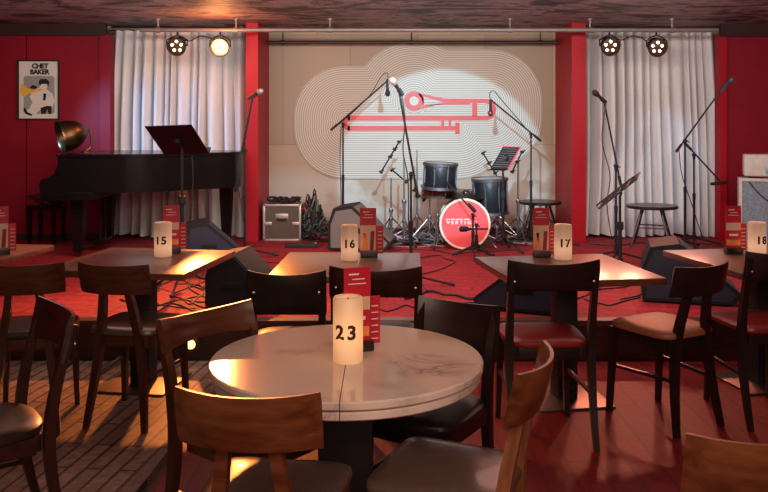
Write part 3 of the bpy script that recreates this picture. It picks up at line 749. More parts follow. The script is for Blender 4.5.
def boom_stand(label, base, zjoint, boom_a, boom_b, a0=0, r=.30, weight=True, m='black_metal', name='microphone_stand'):
    """base (x,y); upright to zjoint; boom from world point a (tail) to world point b (microphone end)"""
    t = thing(name, label, 'microphone stand', (base[0], base[1], STZ), 0, 'microphone stands on the stage')
    O = Vector((base[0], base[1], STZ)); H = zjoint-STZ
    tripod(t, 3, r, a0)
    bm = new(); tube(bm, [(0,0,.06),(0,0,H*.55)], .0125, 12); tube(bm, [(0,0,H*.55),(0,0,H)], .008, 10); finish('pole', bm, m, t)
    bm = new(); lathe(bm, [(.016,-.04),(.018,0),(.016,.04)], (0,0,.10), 14); finish('leg_hub', bm, m, t)
    bm = new(); lathe(bm, [(.015,-.03),(.015,.03)], (0,0,H*.55), 14); finish('clutch', bm, m, t)
    a, b_ = Vector(boom_a)-O, Vector(boom_b)-O
    bm = new(); tube(bm, [a, b_], .008, 10); 
    if weight: tube(bm, [a, a+(b_-a).normalized()*.09], .013, 10)
    finish('boom', bm, m, t)
    bm = new(); lathe(bm, [(.017,-.018),(.017,.018)], (0,0,H), 14, (0,1,0)); tube(bm, [(0,0,H-.04),(0,0,H+.01)], .013, 8); tube(bm, [(0,-.018,H),(.03,-.03,H-.01)], .006, 6); finish('joint', bm, m, t)
    return t
def clip(par, at, d):
    d = Vector(d).normalized(); O = par.location
    bm = new(); tube(bm, [Vector(at)-O-d*.02, Vector(at)-O+d*.035], .019, 10); finish('microphone_clip', bm, 'rubber', par)

# M1 beside the left column
Y = 7.3; j = P(243,150,Y); tip = P(253,96,Y)
s = boom_stand('tall mic stand right of the piano, in front of the left red column', (PX(245,Y), Y), j.z, P(242,152,Y), tip, .4)
d = Vector((.10,-.05,.16)); clip(s, tip, (.8,-.3,.45)); mic('silver-headed microphone before the left red column', tip-Vector((.8,-.3,.45)).normalized()*.06, (.8,-.3,.45))
cable('black cable hanging from the mic stand beside the piano', [tip-Vector((.04,0,.03)), P(247,120,Y-.03), P(243,142,Y-.03), P(237,175,Y-.03), P(240,198,Y-.03), P(244,225,Y-.05), P(246,248,Y-.05)], .0045)
bm = new(); t = thing('microphone', 'thin black microphone hanging beside the piano tail', 'microphone', P(240,172,7.26), 0, 'vocal microphones')
lathe(bm, [(.009,0),(.014,-.02),(.014,-.17),(.010,-.18)], (0,0,0), 12, (.25,0,1)); finish('body', bm, 'black_metal', t)
# M2 left of the mural
Y = 8.2; j = P(343,124,Y)
s = boom_stand('boom mic stand at the left of the cloud mural, arm rising to the right', (j.x, Y), j.z, P(331,130,Y), P(386,82,Y), 1.0)
cable('cable along the rising boom arm at the left of the mural', [P(331,131,Y-.02), P(352,113,Y-.02), P(370,95,Y-.02), P(381,77,Y-.02), P(387,73,Y-.02), P(388,80,Y-.02), P(387,85,Y-.02)], .0045)
t = mic('small dark microphone hanging from the left boom arm', P(387,79,Y-.02), (.05,0,-1), m='black_metal')
cable('black cable running down beside the left boom stand', [P(341,126,Y-.03), P(340,160,Y-.03), P(341,200,Y-.03), P(339,232,Y-.03)], .0045)
# M3 centre
Y = 6.0; j = P(411,174,Y)
s = boom_stand('centre stage mic stand in front of the drum kit', (j.x, Y), j.z, P(418,198,Y), P(399,91,Y), .1, .32)
mic('silver-headed microphone at centre stage', P(402,95,Y-.01)+Vector((0,0,0)), (-.42,-.55,.62))
clip(s, P(401,93,Y-.01), (-.42,-.55,.62))
cable('black cable hanging down the centre stage mic stand', [P(402,96,Y-.03), P(405,120,Y-.03), P(403,150,Y-.03), P(408,180,Y-.03), P(409,230,Y-.03), P(414,268,Y-.03), Vector((PX(430,5.8),5.8,STZ+.006)), Vector((PX(446,6.2),6.2,STZ+.006))], .0045)
# M4 right of mural
Y = 8.2; j = P(531,134,Y)
s = boom_stand('boom mic stand at the right of the mural, arm rising to the left', (j.x, Y), j.z, P(541,141,Y), P(491,100,Y), .6)
cable('cable along the boom arm at the right of the mural', [P(530,133,Y-.02), P(512,112,Y-.02), P(500,98,Y-.02), P(494,91,Y-.02), P(490,93,Y-.02), P(490,99,Y-.02)], .0045)
mic('dark microphone hanging from the right boom arm by the mural', P(490.5,99,Y-.02), (.0,0,-1), m='snare_shell')
# M5 right, in front of right curtain
Y = 7.1; j = P(616,166,Y)
s = boom_stand('straight-armed mic stand before the left half of the right curtain', (j.x, Y), j.z, P(621,186,Y), P(604,101,Y), 2.2)
mic('dark microphone in front of the right curtain', P(606,103,Y-.01), (-.62,-.3,.5), m='black_metal'); clip(s, P(604,101,Y-.01), (-.62,-.3,.5))
cable('black cable looping at the mic stand before the right curtain', [P(606,104,Y-.03), P(602,140,Y-.03), P(610,175,Y-.03), P(607,205,Y-.03), P(612,240,Y-.03)], .0045)
# M6 pair at right
Y = 7.8; j = P(685,141,Y)
s = boom_stand('tall boom stand by the right curtain with its arm raised to the right', (j.x, Y), j.z, P(676,152,Y), P(721,90,Y), .8)
mic('microphone at the top of the raised right boom arm', P(719,92,Y-.02), (.6,-.2,.7), m='black_metal'); clip(s, P(722,89,Y-.02), (.6,-.2,.7))
cable('black cable hanging between the two right boom stands', [P(679,150,Y-.03), P(682,175,Y-.03), P(692,205,Y-.03), P(700,230,Y-.03), P(706,242,Y-.05)], .0045)
Y = 8.0; j = P(694,155,Y)
s = boom_stand('boom stand by the right curtain with its arm sloping down to the right', (j.x, Y), j.z, P(685,143,Y), P(720,181,Y), .2)
bm = new(); t = thing('microphone', 'short black instrument microphone on the downward sloping arm', 'microphone', P(720,183,Y-.01), 0, 'vocal microphones')
lathe(bm, [(.012,-.09),(.016,-.08),(.016,.06),(.012,.075),(0,.08)], (0,0,0), 12, (1,-.1,.12)); finish('body', bm, 'black_metal', t)
cable('thin cable falling from the short microphone beside the amplifier', [P(728,182,Y-.01), P(734,188,Y-.03), P(736,205,Y-.03), P(735,235,Y-.03)], .0035)

# ---------------------------------------------------------------- music stands
def music_stand(label, base, zdesk, center, u, v, kind='solid', a0=0, r=.28, deskm='black_metal'):
    """u = half vector across the desk, v = half vector from the desk's lower to its upper edge"""
    t = thing('music_stand', label, 'music stand', (base[0], base[1], STZ), 0, 'music stands on the stage'); O = Vector((base[0], base[1], STZ))
    tripod(t, 3, r, a0, .26)
    cc = Vector(center)-O; u = Vector(u); v = Vector(v); nrm = u.cross(v).normalized()
    bm = new(); tube(bm, [(0,0,.10),(0,0,cc.z*.6)], .015, 12); tube(bm, [(0,0,cc.z*.6),(0,0,cc.z-.05),cc+nrm*.02*(1 if nrm.y < 0 else -1)], .010, 10); finish('pole', bm, 'black_metal', t)
    bm = new(); lathe(bm, [(.024,-.02),(.024,.02)], (0,0,.14), 14); finish('leg_hub', bm, 'black_metal', t)
    bm = new(); lathe(bm, [(.026,-.03),(.028,0),(.026,.03)], (0,0,cc.z*.6), 14); finish('clutch', bm, 'black_metal', t)
    bm = new()
    if kind == 'solid':
        def q(a, b_, w): return cc+u*a+v*b_+nrm*w
        prism(bm, [(-1,-1),(1,-1),(1,1),(-1,1)], q, -.002, .002); D = finish('desk', bm, deskm, t)
        bm = new(); sg = -1 if nrm.y < 0 else 1
        prism(bm, [(-1,0),(1,0),(1,.055),(-1,.055)], lambda a, b_, w: cc+u*a-v*(1-w*.03)+nrm*sg*b_, 0, 1); finish('desk_lip', bm, deskm, D)
        bm = new(); lathe(bm, [(.03,0),(.03,.014),(.012,.03)], cc, 16, -nrm*sg); finish('desk_hub', bm, 'black', D)
    else:
        def P2(a, b_): return cc+u*a+v*b_
        for a_, b_ in (((-1,-1),(1,-1)), ((1,-1),(1,1)), ((1,1),(-1,1)), ((-1,1),(-1,-1)), ((-1,-.33),(1,-.33)), ((-1,.33),(1,.33)), ((-.5,-1),(-.5,1)), ((0,-1),(0,1)), ((.5,-1),(.5,1))):
            tube(bm, [P2(*a_), P2(*b_)], .0065, 6)
        for a_, b_ in (((-1,-1),(1,-1)),): tube(bm, [P2(*a_)+nrm*.03, P2(*b_)+nrm*.03], .006, 6)
        for a_ in (-1,-.3,.3,1): tube(bm, [P2(a_,-1), P2(a_,-1)+nrm*.03], .004, 6)
        D = finish('desk', bm, deskm, t)
    return t
Y = 5.9
A_, B_, C_, D_ = P(146,126,5.78), P(190,125,5.72), P(211,153,5.96), P(163,155,6.02)
cen = (A_+B_+C_+D_)/4; u = (C_-D_+B_-A_)/4; v = (A_+B_-C_-D_)/4
music_stand('black solid music stand in front of the grand piano', (PX(182,Y), Y), 1.3, cen, u, v, 'solid', .5, .27)
cable('two thin cords hanging from the music stand before the piano', [P(192,156,5.86), P(193,180,5.86), P(191,215,5.86), P(188,250,5.86)], .004)
Y = 6.3
A_, B_, C_, D_ = P(597,204,6.2), P(637,183,6.5), P(644,174,6.6), P(606,193,6.3)
cen = P(620,190,Y); u = Vector((.155,.05,.105)); v = Vector((.055,.13,.02))
music_stand('black wire music stand before the right curtain', (PX(620,Y), Y), 1.0, cen, u, v, 'wire', .3, .27)
Y = 7.75
cen = P(505.5,158,Y); u = Vector((.088,.035,-.004)); v = Vector((.068,.06,.103))
ms = music_stand('grey music stand with pink red edges beside the floor tom', (PX(503,Y), Y), 1.0, cen, u, v, 'solid', 1.2, .25, 'cab_black')
cc = cen-Vector(ms.location); n_ = u.cross(v).normalized(); n_ = n_ if n_.y < 0 else -n_
bm = new()
tube(bm, [cc+u*q_[0]+v*q_[1] for q_ in ((1,-1),(1,1),(-1,1))], .009, 6)
finish('desk_edging', bm, 'pink_edge', ms)
bm = new()
for k in range(9):
    f_ = -0.8+k*.2; tube(bm, [cc+u*-.85+v*f_+n_*.008, cc+u*.85+v*f_+n_*.008], .003, 4)
finish('desk_slats', bm, 'grille_grey', ms)

# ---------------------------------------------------------------- stage speakers
def wedge(label, x, y, rz, w, d, h, gm='grille_navy', name='stage_monitor'):
    """baffle slopes up towards local +Y; built between x = -w/2 and w/2"""
    t = thing(name, label, 'speaker', (x, y, STZ), rz, 'floor monitor speakers')
    pr = [(-d*.5,.012),(d*.42,.012),(d*.5,h*.18),(-d*.12,h),(-d*.42,h*.93),(-d*.5,h*.6)]
    bm = new(); prism(bm, pr, lambda u, v, ww: Vector((ww, u, v)), -w/2, w/2)
    es = [e for e in bm.edges if e.calc_face_angle(0) > .3]; bmesh.ops.bevel(bm, geom=es, offset=.008, segments=2, affect='EDGES')
    cab = finish('cabinet', bm, 'cab_black', t)
    a, b_ = Vector((0,d*.5,h*.18)), Vector((0,-d*.12,h)); dr = (b_-a).normalized(); nn = Vector((0,dr.z,-dr.y)); L = (b_-a).length
    bm = new(); bx(bm, a+dr*L/2+nn*.004, (w-.03,.008,L-.04), .002, Matrix(((1,0,0),(0,nn.y,dr.y),(0,nn.z,dr.z)))); finish('grille', bm, gm, t)
    for s in (-1,1):
        bm = new(); bx(bm, (s*(w/2+.002), -d*.1, h*.45), (.005,.13,.05), .001); finish('side_handle', bm, 'black_metal', t)
        bm = new(); prism(bm, [(-d*.46,.03),(d*.38,.03),(d*.45,h*.19),(-d*.13,h*.93),(-d*.38,h*.87),(-d*.46,h*.58)], lambda u, v, ww: Vector((ww, u, v)), s*(w/2), s*(w/2+.0018)); finish('side_panel', bm, gm, t, smooth=False)
    for sx_ in (-1,1):
        for sy in (-1,1):
            bm = new(); lathe(bm, [(.016,0),(.018,.013)], (sx_*(w/2-.05), sy*d*.36-.01, 0), 12); finish('rubber_foot', bm, 'rubber', t)
    return t
wedge('navy wedge speaker behind the table of candle 15', PX(213,7.0), 7.05, -PI/2+.25, .42, .54, .37)
wedge('black wedge speaker on the stage front left of the greyish table', PX(250,5.45), 5.42, -PI/2-.15, .40, .46, .36, 'cab_black')
wedge('grey wedge speaker standing behind the menu holder of candle 16', PX(363,7.8), 7.90, -PI/2-.15, .42, .60, .43, 'grille_grey')
wedge('navy wedge speaker lying under the table of candle 17', PX(522,5.4), 5.36, PI/2-.45, .40, .56, .33)
wedge('large dark wedge speaker below the right tall mic stands', PX(690,5.6), 5.62, -PI/2-.28, .44, .62, .40)

# ---------------------------------------------------------------- flight case
Y = 8.4; t = thing('flight_case', 'dark flight case with aluminium edges by the left red column', 'flight case', (PX(282,8.4), 8.4, STZ))
w, d_, h = .385, .36, .375
bm = new(); bx(bm, (0,d_/2,h/2+.004), (w-.01,d_,h-.012)); finish('case_body', bm, 'case_panel', t)
bm = new()
for sx_ in (-1,1):
    for z_ in (.008,h-.008): bx(bm, (sx_*(w/2-.006), d_/2, z_), (.018,d_+.01,.016), .002)
    for y_ in (0,d_): bx(bm, (sx_*(w/2-.008), y_, h/2), (.022,.016,h), .002)
for z_ in (.010,h-.010):
    for y_ in (0,d_): bx(bm, (0,y_,z_), (w,.016,.02), .002)
finish('edge_trim', bm, 'alu', t)
bm = new(); bx(bm, (0,-.006,h*.67), (.13,.008,.055), .002); hp = finish('handle_plate', bm, 'alu', t)
bm = new(); tube(bm, [(-.045,-.012,h*.62),(-.045,-.03,h*.60),(.045,-.03,h*.60),(.045,-.012,h*.62)], .007, 8); finish('handle', bm, 'black', hp)
for s in (-1,1):
    bm = new(); bx(bm, (s*(w/2-.05),-.008,h*.47), (.075,.01,.035), .003); lathe(bm, [(.012,0),(.012,.008)], (s*(w/2-.05),-.013,h*.47), 12, (0,-1,0)); finish('butterfly_latch', bm, 'alu', t)
    for z_ in (.05,h-.05): 
        bm = new(); lathe(bm, [(.008,0),(.006,.004)], (s*(w/2-.035),-.001,z_), 10, (0,-1,0)); finish('rivet', bm, 'chrome', t)
# loose cables
rnd = random.Random(5)
def tangle(bm, cx, cy, z0, rx, ry, hgt, n, r, k=26):
    for _ in range(n):
        pts = []; a = rnd.uniform(0, 6.3); rr = rnd.uniform(.35,1)
        ox, oy = rnd.uniform(-.3,.3)*rx, rnd.uniform(-.3,.3)*ry
        for i in range(9):
            a += rnd.uniform(.5,1.1); x = cx+ox+rx*rr*math.cos(a)*.7; y = cy+oy+ry*rr*math.sin(a)*.7
            hh = hgt*max(0, 1-math.hypot((x-cx)/rx, (y-cy)/ry)); pts.append((x, y, z0+r+rnd.uniform(.1,1)*hh))
        tube(bm, catmull(pts, 5), r, 5)
top = STZ+h
bm = new(); 
for k in range(7):
    pts = [(PX(282,8.4)+(-.17+.34*i/8), 8.55+rnd.uniform(-.05,.05), top+.012+rnd.uniform(.0,.05)) for i in range(9)]
    tube(bm, catmull(pts, 4), .010, 6)
tangle(bm, PX(283,8.4), 8.55, top+.001, .17, .10, .07, 6, .007)
o = finish('cable_bundle', bm, 'cable'); tag(o, 'bundle of black cables lying on the flight case', 'cable bundle', None, 'stuff')
for (mt, n_, lb) in (('cable', 24, 'black'), ('cable_green', 9, 'grey-green'), ('cable_red', 3, 'red')):
    bm = new()
    tangle(bm, PX(311,8.5), 8.62, STZ, .22, .17, .62, n_, .008); tangle(bm, PX(330,8.4), 8.5, STZ, .30, .2, .26, n_//2+1, .007)
    o = finish('cable_heap', bm, mt); tag(o, 'tangled %s cables heaped right of the flight case' % lb, 'cables', 'heap of cables by the flight case', 'stuff')
for (mt, n_, lb) in (('cable', 11, 'black'), ('cable_grey', 4, 'grey')):
    bm = new(); tangle(bm, PX(398,8.25), 8.2, STZ, .42, .30, .10, n_, .006); tangle(bm, PX(425,8.3), 8.3, STZ, .3, .2, .12, n_//2, .006); tangle(bm, PX(515,8.3), 8.25, STZ, .35, .25, .10, n_//2+1, .006)
    o = finish('cable_heap', bm, mt); tag(o, 'loose %s cables spread among the drum stands' % lb, 'cables', 'cables among the drum stands', 'stuff')
# power strip
t = thing('power_strip', 'black power strip with a red switch on the stage before the flight case', 'power strip', (PX(302,8.0), 7.95, STZ), .02)
bm = new(); bx(bm, (0,0,.02), (.32,.06,.04), .005); finish('housing', bm, 'black', t)
for k in range(6):
    bm = new(); lathe(bm, [(.019,0),(.019,.004),(.015,.004),(.015,.001),(0,.001)], (-.125+k*.043,0,.04), 14); finish('socket', bm, 'rubber', t)
bm = new(); bx(bm, (.137,0,.043), (.018,.022,.012), .002); finish('switch', bm, 'rubber_red', t)

# ---------------------------------------------------------------- drum kit
def drum(name, label, cat, loc, r, h, axis, shell, group='drum kit', head_front='drum_head', hoopm='drum_chrome', lugs=8):
    t = thing(name, label, cat, loc, 0, group); ax = Vector(axis).normalized(); q = Vector((0,0,1)).rotation_difference(ax)
    bm = new(); lathe(bm, [(r*.96,-h/2),(r*.97,-h/2+.004),(r*.97,h/2-.004),(r*.96,h/2)], (0,0,0), 40, ax); S = finish('shell', bm, shell, t)
    for s, nm in ((1,'front'),(-1,'back')):
        bm = new(); lathe(bm, [(r*.965,0),(r*.95,.006),(0,.008)] if True else [], ax*s*(h/2+.001), 40, ax*s); hd = finish('drum_head', bm, head_front if s == 1 else 'drum_head', t)
        bm = new(); rr = r+.004; w_ = .020 if hoopm == 'hoop' else .012
        pr = [(rr-w_*.5-.002,-.014),(rr+.004,-.014),(rr+.005,.012),(rr-.001,.016),(rr-w_*.5-.006,.014),(rr-w_*.5-.002,-.014)]
        lathe_open(bm, pr, ax*s*(h/2), 40, ax*s); finish('hoop', bm, hoopm, t)
    for k in range(lugs):
        a = 2*PI*(k+.5)/lugs; dv = q@Vector((math.cos(a), math.sin(a), 0))
        bm = new(); tube(bm, [dv*(r*.985)+ax*(-h*.3), dv*(r*.985)+ax*(h*.3)], .007, 6); tube(bm, [dv*(r*1.03)+ax*(-h*.5), dv*(r*1.03)+ax*(h*.5)], .003, 6)
        for s in (-.28,.28): tube(bm, [dv*(r*.97)+ax*(h*s), dv*(r*1.04)+ax*(h*s)], .008, 6)
        finish('tuning_lug', bm, 'drum_chrome', t)
    return t
def lathe_open(bm, prof, c, n, axis):
    z = Vector(axis).normalized(); q = Vector((0,0,1)).rotation_difference(z); c = Vector(c); rings = []
    for r, h_ in prof: rings.append([bm.verts.new(c+q@Vector((r*math.cos(2*PI*j/n), r*math.sin(2*PI*j/n), h_))) for j in range(n)])
    for a, b_ in zip(rings, rings[1:]):
        for j in range(n): bm.faces.new((a[j], a[(j+1)%n], b_[(j+1)%n], b_[j]))
YD = 7.8
rb = .235; bc = Vector((PX(466,YD), YD+.18, STZ+rb+.012))
BD = drum('bass_drum', 'bass drum with red VERTIGO head at the centre of the stage', 'drum', bc, rb, .36, (-.06,-1,0), 'drum_shell', 'drum kit', 'drum_red', 'hoop')
fr_ = Vector((-.06,-1,0)).normalized(); rt_ = Vector((1,-.06,0)).normalized()
def dfn(ox, oz): return lambda x, y, w: rt_*(x+ox)+Vector((0,0,y+oz))+fr_*(.19+w)
text_obj('lettering', 'VERTIGO', .046, 'white_print', BD, dfn(-.03,.012), .001, .0012, 1.45, 4, 1.15)
for (u0, u1, zz) in ((-.18,-.145,.045),(-.135,-.09,.045),(-.08,-.02,.045),(-.01,.05,.045),(-.06,-.03,-.032),(-.015,.05,-.032),(.06,.10,-.032)):
    bm = new(); q = dfn((u0+u1)/2, zz); prism(bm, [(-(u1-u0)/2,-.004),((u1-u0)/2,-.004),((u1-u0)/2,.004),(-(u1-u0)/2,.004)], q, 0, .001); finish('small_lettering', bm, 'white_print', BD, smooth=False)
for s in (-1,1):
    bm = new(); tube(bm, [(s*.20,-.02,-.10),(s*.30,-.10,-rb-.004)], .008, 8); finish('spur_leg', bm, 'chrome', BD)
drum('rack_tom', 'dark blue grey tom drum mounted above the bass drum at left', 'drum', P(440,176,7.95), .165, .23, (.04,-.03,1), 'drum_shell')
drum('snare_drum', 'maroon snare drum under the left tom', 'drum', P(438,190,8.15)+Vector((0,0,-.01)), .165, .10, (0,0,1), 'snare_shell')
drum('floor_tom', 'dark blue grey floor tom right of the bass drum', 'drum', P(490,196,8.1), .175, .33, (-.03,-.03,1), 'drum_shell')
def legs_for(base, zt, name, label, pts, r=.007):
    t = thing(name, label, 'drum stand', (base[0], base[1], STZ), 0, 'drum kit'); 
    return t
def hw_stand(name, label, x, y, H, top=None, a0=0, r=.24, cym=None):
    t = thing(name, label, 'drum stand', (x, y, STZ), 0, 'drum kit hardware')
    bm = new(); tube(bm, [(0,0,.05),(0,0,H*.5)], .014, 10); tube(bm, [(0,0,H*.5),(0,0,H)], .009, 10); finish('pole', bm, 'chrome', t)
    for (zc_, rr_) in ((H*.5,.024),(.24,.022),(.06,.02)):
        bm = new(); lathe(bm, [(rr_*.9,-.016),(rr_,0),(rr_*.9,.016)], (0,0,zc_), 12); finish('collar', bm, 'chrome', t)
    for k in range(3):
        a = a0+2*PI*k/3; ca, sa = math.cos(a), math.sin(a); bm = new()
        tube(bm, [(.02*ca,.02*sa,.24),(r*ca,r*sa,.012)], .007, 6); tube(bm, [(.015*ca,.015*sa,.06),(r*.55*ca,r*.55*sa,.12)], .005, 6); L = finish('leg', bm, 'chrome', t)
        bm = new(); tube(bm, [(r*.93*ca,r*.93*sa,.022),(r*1.03*ca,r*1.03*sa,.0125)], .012, 8); finish('rubber_foot', bm, 'rubber', L)
    if top:
        a, b_ = Vector(top[0])-t.location, Vector(top[1])-t.location
        bm = new(); tube(bm, [a, b_], .008, 8); u_ = (b_-a).normalized()
        for f_ in top[2]: p = a+(b_-a)*f_; lathe(bm, [(.02,-.012),(.02,.012)], p, 10, u_); tube(bm, [p, p+Vector((.03,-.02,.02))], .006, 6)
        finish('boom_arm', bm, 'black_metal', t)
    if cym:
        bm = new(); lathe(bm, [(cym,-.012),(cym*.6,.006),(cym*.2,.016),(cym*.17,.03),(cym*.06,.04),(0,.041)], (0,0,H-.05), 32, (.02,-.2,1)); finish('cymbal', bm, 'cymbal', t)
    return t
hw_stand('tom_stand', 'chrome stand holding up the left tom', PX(438,7.95), 8.02, .60, a0=.3, r=.22)
hw_stand('snare_stand', 'chrome snare drum stand behind the bass drum', PX(430,8.15), 8.25, .52, a0=1.2, r=.22)
hw_stand('floor_tom_stand', 'chrome legged stand under the floor tom', PX(497,8.1), 8.12, .34, a0=.9, r=.24)
hw_stand('cymbal_stand', 'bare cymbal stand with a short tilted arm left of the drum kit', PX(391,8.3), 8.3, CAMZ-(178-125)*8.3/F-STZ, (P(381,172,8.3), P(399,142,8.3), (.0,.5,.75,1)), .2)
hw_stand('cymbal_stand', 'bare cymbal stand with a downward arm nearer the drum kit', PX(404,8.1), 8.1, CAMZ-(158-125)*8.1/F-STZ, (P(392,170,8.1), P(408,183,8.1), (0,.9)), 1.0)
hw_stand('hi_hat_stand', 'thin bare hi-hat stand right behind the centre mic stand', PX(417,8.4), 8.4, CAMZ-(150-125)*8.4/F-STZ, (P(414,190,8.4), P(424,200,8.4), (0,1)), .5)
hw_stand('cymbal_stand', 'dark flat cymbal on its stand between the tom drums', PX(466,8.02), 8.02, CAMZ-(192-125)*8.02/F-STZ+.03, None, .1, .18, .19)
hw_stand('cymbal_stand', 'bare chrome cymbal stand right of the floor tom', PX(518,8.3), 8.3, CAMZ-(160-125)*8.3/F-STZ, (P(512,172,8.3), P(522,152,8.3), (0,.5,1)), .7)
hw_stand('cymbal_stand', 'bare cymbal stand whose arm tilts left behind the floor tom', PX(497,8.6), 8.6, CAMZ-(178-125)*8.6/F-STZ, (P(498,178,8.55), P(483,153,8.55), (.2,.6,1)), 1.7)
# drum pedal area, small mic stands in front of the bass drum
Y = 7.35; j = P(473,215,Y)
s = boom_stand('short black mic stand in front of the red bass drum head', (j.x, Y), j.z, P(488,229,Y), P(466,229,Y), .5, .2, False)
bm = new(); t = thing('microphone', 'black microphone aimed at the red bass drum head', 'microphone', P(463,229,Y-.01), 0, 'drum microphones')
lathe(bm, [(0,-.035),(.022,-.03),(.026,0),(.024,.03),(.012,.06),(.010,.10)], (0,0,0), 14, (1,.2,0)); finish('body', bm, 'black_metal', t)
Y = 7.5
bm = new(); t = thing('microphone', 'black microphone on a diagonal arm above the bass drum', 'microphone', P(473,209,Y), 0, 'drum microphones')
lathe(bm, [(0,-.04),(.016,-.035),(.018,0),(.014,.05),(.010,.07)], (0,0,0), 14, (-.5,0,.6)); finish('body', bm, 'black_metal', t)
s = boom_stand('low boom stand with a diagonal chrome arm over the bass drum', (PX(476,7.6), 7.56), P(474,225,7.56).z, P(474,212,Y), P(446,181,7.75), 1.3, .2, False, 'black_metal')
# throne
t = thing('drum_throne', 'round black drum stool behind the bass drum', 'stool', (PX(462,8.75), 8.72, STZ))
bm = new(); lathe(bm, [(.0,.42),(.15,.42),(.165,.44),(.165,.48),(.14,.50),(0,.505)], (0,0,0), 28); finish('seat', bm, 'seat_black', t)
bm = new(); tube(bm, [(0,0,.1),(0,0,.43)], .014, 10); finish('pole', bm, 'chrome', t); tripod(t, 3, .22, .4, .3, 'chrome')

# ---------------------------------------------------------------- stools / small tables on stage
def stool(label, x, y, z, r, splay, n=4, topm='black_wood', a0=.4):
    t = thing('round_stage_table', label, 'small table', (x, y, STZ), 0, 'small round tables on the stage'); H = z-STZ
    bm = new(); lathe(bm, [(r-.01,H-.03),(r,H-.024),(r,H-.006),(r-.006,H),(0,H)], (0,0,0), 32); finish('tabletop', bm, topm, t)
    for k in range(n):
        a = a0+2*PI*k/n; bm = new(); tube(bm, [(r*.5*math.cos(a), r*.5*math.sin(a), H-.03),(splay*math.cos(a), splay*math.sin(a), .0)], [.014,.010], 8); finish('leg', bm, 'dark_wood_z', t)
    bm = new(); rr = (r*.5+splay)/2
    for k in range(n):
        a, b_ = a0+2*PI*k/n, a0+2*PI*(k+1)/n
        tube(bm, [(rr*math.cos(a), rr*math.sin(a), H*.48),(rr*math.cos(b_), rr*math.sin(b_), H*.48)], .007, 6)
    finish('stretcher', bm, 'dark_wood', t); return t
stool('round black-topped stage table with splayed legs before the right curtain', PX(652,8.0), 8.0, CAMZ-(205-125)*8.0/F, .245, .26)
stool('round dark stage table behind the menu holder of candle 17', PX(540,8.45), 8.45, CAMZ-(201-125)*8.45/F, .22, .24)

# ---------------------------------------------------------------- amplifier
Y = 7.4; x0 = PX(738,Y); t = thing('speaker_cabinet', 'cream-edged speaker cabinet with blue-grey grille at the right edge', 'amplifier', (x0+.33*.936, Y-.33*.352, STZ), -.36)
Hc = CAMZ-(178-125)*Y/F-STZ
bm = new(); bx(bm, (0,.16,Hc/2+.02), (.64,.30,Hc-.05), .008); finish('cabinet', bm, 'cream', t)
bm = new()
for s in (-1,1): bx(bm, (s*.309,-.005,Hc/2+.01), (.028,.03,Hc-.02), .005)
for z_ in (.035,Hc-.014): bx(bm, (0,-.005,z_), (.60,.03,.028), .005)
finish('front_frame', bm, 'cream', t)
bm = new(); bx(bm, (0,-.002,Hc/2+.01), (.59,.012,Hc-.07)); finish('grille', bm, 'amp_grille', t)
for sx_ in (-1,1):
    for sy in (.05,.27): 
        bm = new(); lathe(bm, [(.02,0),(.022,.022)], (sx_*.27,sy,0), 12); finish('rubber_foot', bm, 'rubber', t)
zt = STZ+Hc; t = thing('amplifier_head', 'cream amplifier head standing on the speaker cabinet', 'amplifier', (x0+.36*.936, Y-.36*.352+.03, zt+.0005), -.36)
bm = new(); bx(bm, (0,.12,.113), (.60,.22,.20), .022, seg=4); finish('cabinet', bm, 'cream', t)
bm = new(); bx(bm, (.06,.008,.075), (.36,.012,.07), .003); pn = finish('control_panel', bm, 'amp_panel', t)
for k in range(7):
    bm = new(); lathe(bm, [(.012,0),(.010,.014),(0,.015)], (-.07+k*.044,.002,.075), 12, (0,-1,0)); finish('knob', bm, 'cream', pn)
bm = new(); tube(bm, catmull([(-.1,.12,.208),(-.07,.12,.235),(.07,.12,.235),(.1,.12,.208)], 4), .009, 8); finish('handle', bm, 'black', t)
for s in (-.24,.24):
    bm = new(); lathe(bm, [(.014,0),(.016,.014)], (s,.05,0), 10); lathe(bm, [(.014,0),(.016,.014)], (s,.19,0), 10); finish('rubber_foot', bm, 'rubber', t)
AM = Matrix.Translation((x0+.33*.936, Y-.33*.352, STZ)) @ Matrix.Rotation(-.36, 4, 'Z')
cable('dark cable curling over the blue-grey speaker grille', [AM@Vector(p) for p in ((-.24,-.03,Hc-.03),(-.17,-.028,Hc-.12),(-.08,-.026,Hc-.20),(.02,-.026,Hc-.24),(.12,-.026,Hc-.22))], .005)

# ---------------------------------------------------------------- cables on the stage floor
def floor_cable(label, pts, r=.005, m='cable', wob=.03, seed=0):
    rn = random.Random(seed); P_ = []
    for (px, py) in pts:
        Yf = 1.19*F/(py-125); P_.append((PX(px, Yf), Yf, STZ+r+.0006))
    out = []
    for a, b_ in zip(P_, P_[1:]):
        out.append(a); out.append(((a[0]+b_[0])/2+rn.uniform(-wob,wob), (a[1]+b_[1])/2+rn.uniform(-wob*2,wob*2), a[2]))
    out.append(P_[-1])
    return cable(label, out, r, m, 6, 'stage_cable', 'cables lying on the stage floor')
floor_cable('black cable winding under the table of candle 15', [(150,290),(180,280),(205,292),(190,305),(170,296),(200,284),(215,274)], seed=1)
floor_cable('black cable crossing the stage behind the left black wedge speaker', [(110,262),(140,268),(180,262),(215,270),(250,262),(290,264)], seed=2)
floor_cable('black cable bunched at the stage edge below candle 15', [(120,300),(150,308),(185,300),(215,310),(205,294),(230,290)], seed=3)
floor_cable('second black cable looping below the piano music stand', [(160,275),(175,268),(190,276),(208,300),(196,312),(172,304),(158,312)], seed=8, wob=.06)
floor_cable('black cable zigzagging between the piano music stand and the black wedge speaker', [(165,262),(200,266),(175,284),(212,290),(186,300),(222,300),(204,272)], seed=21, wob=.08)
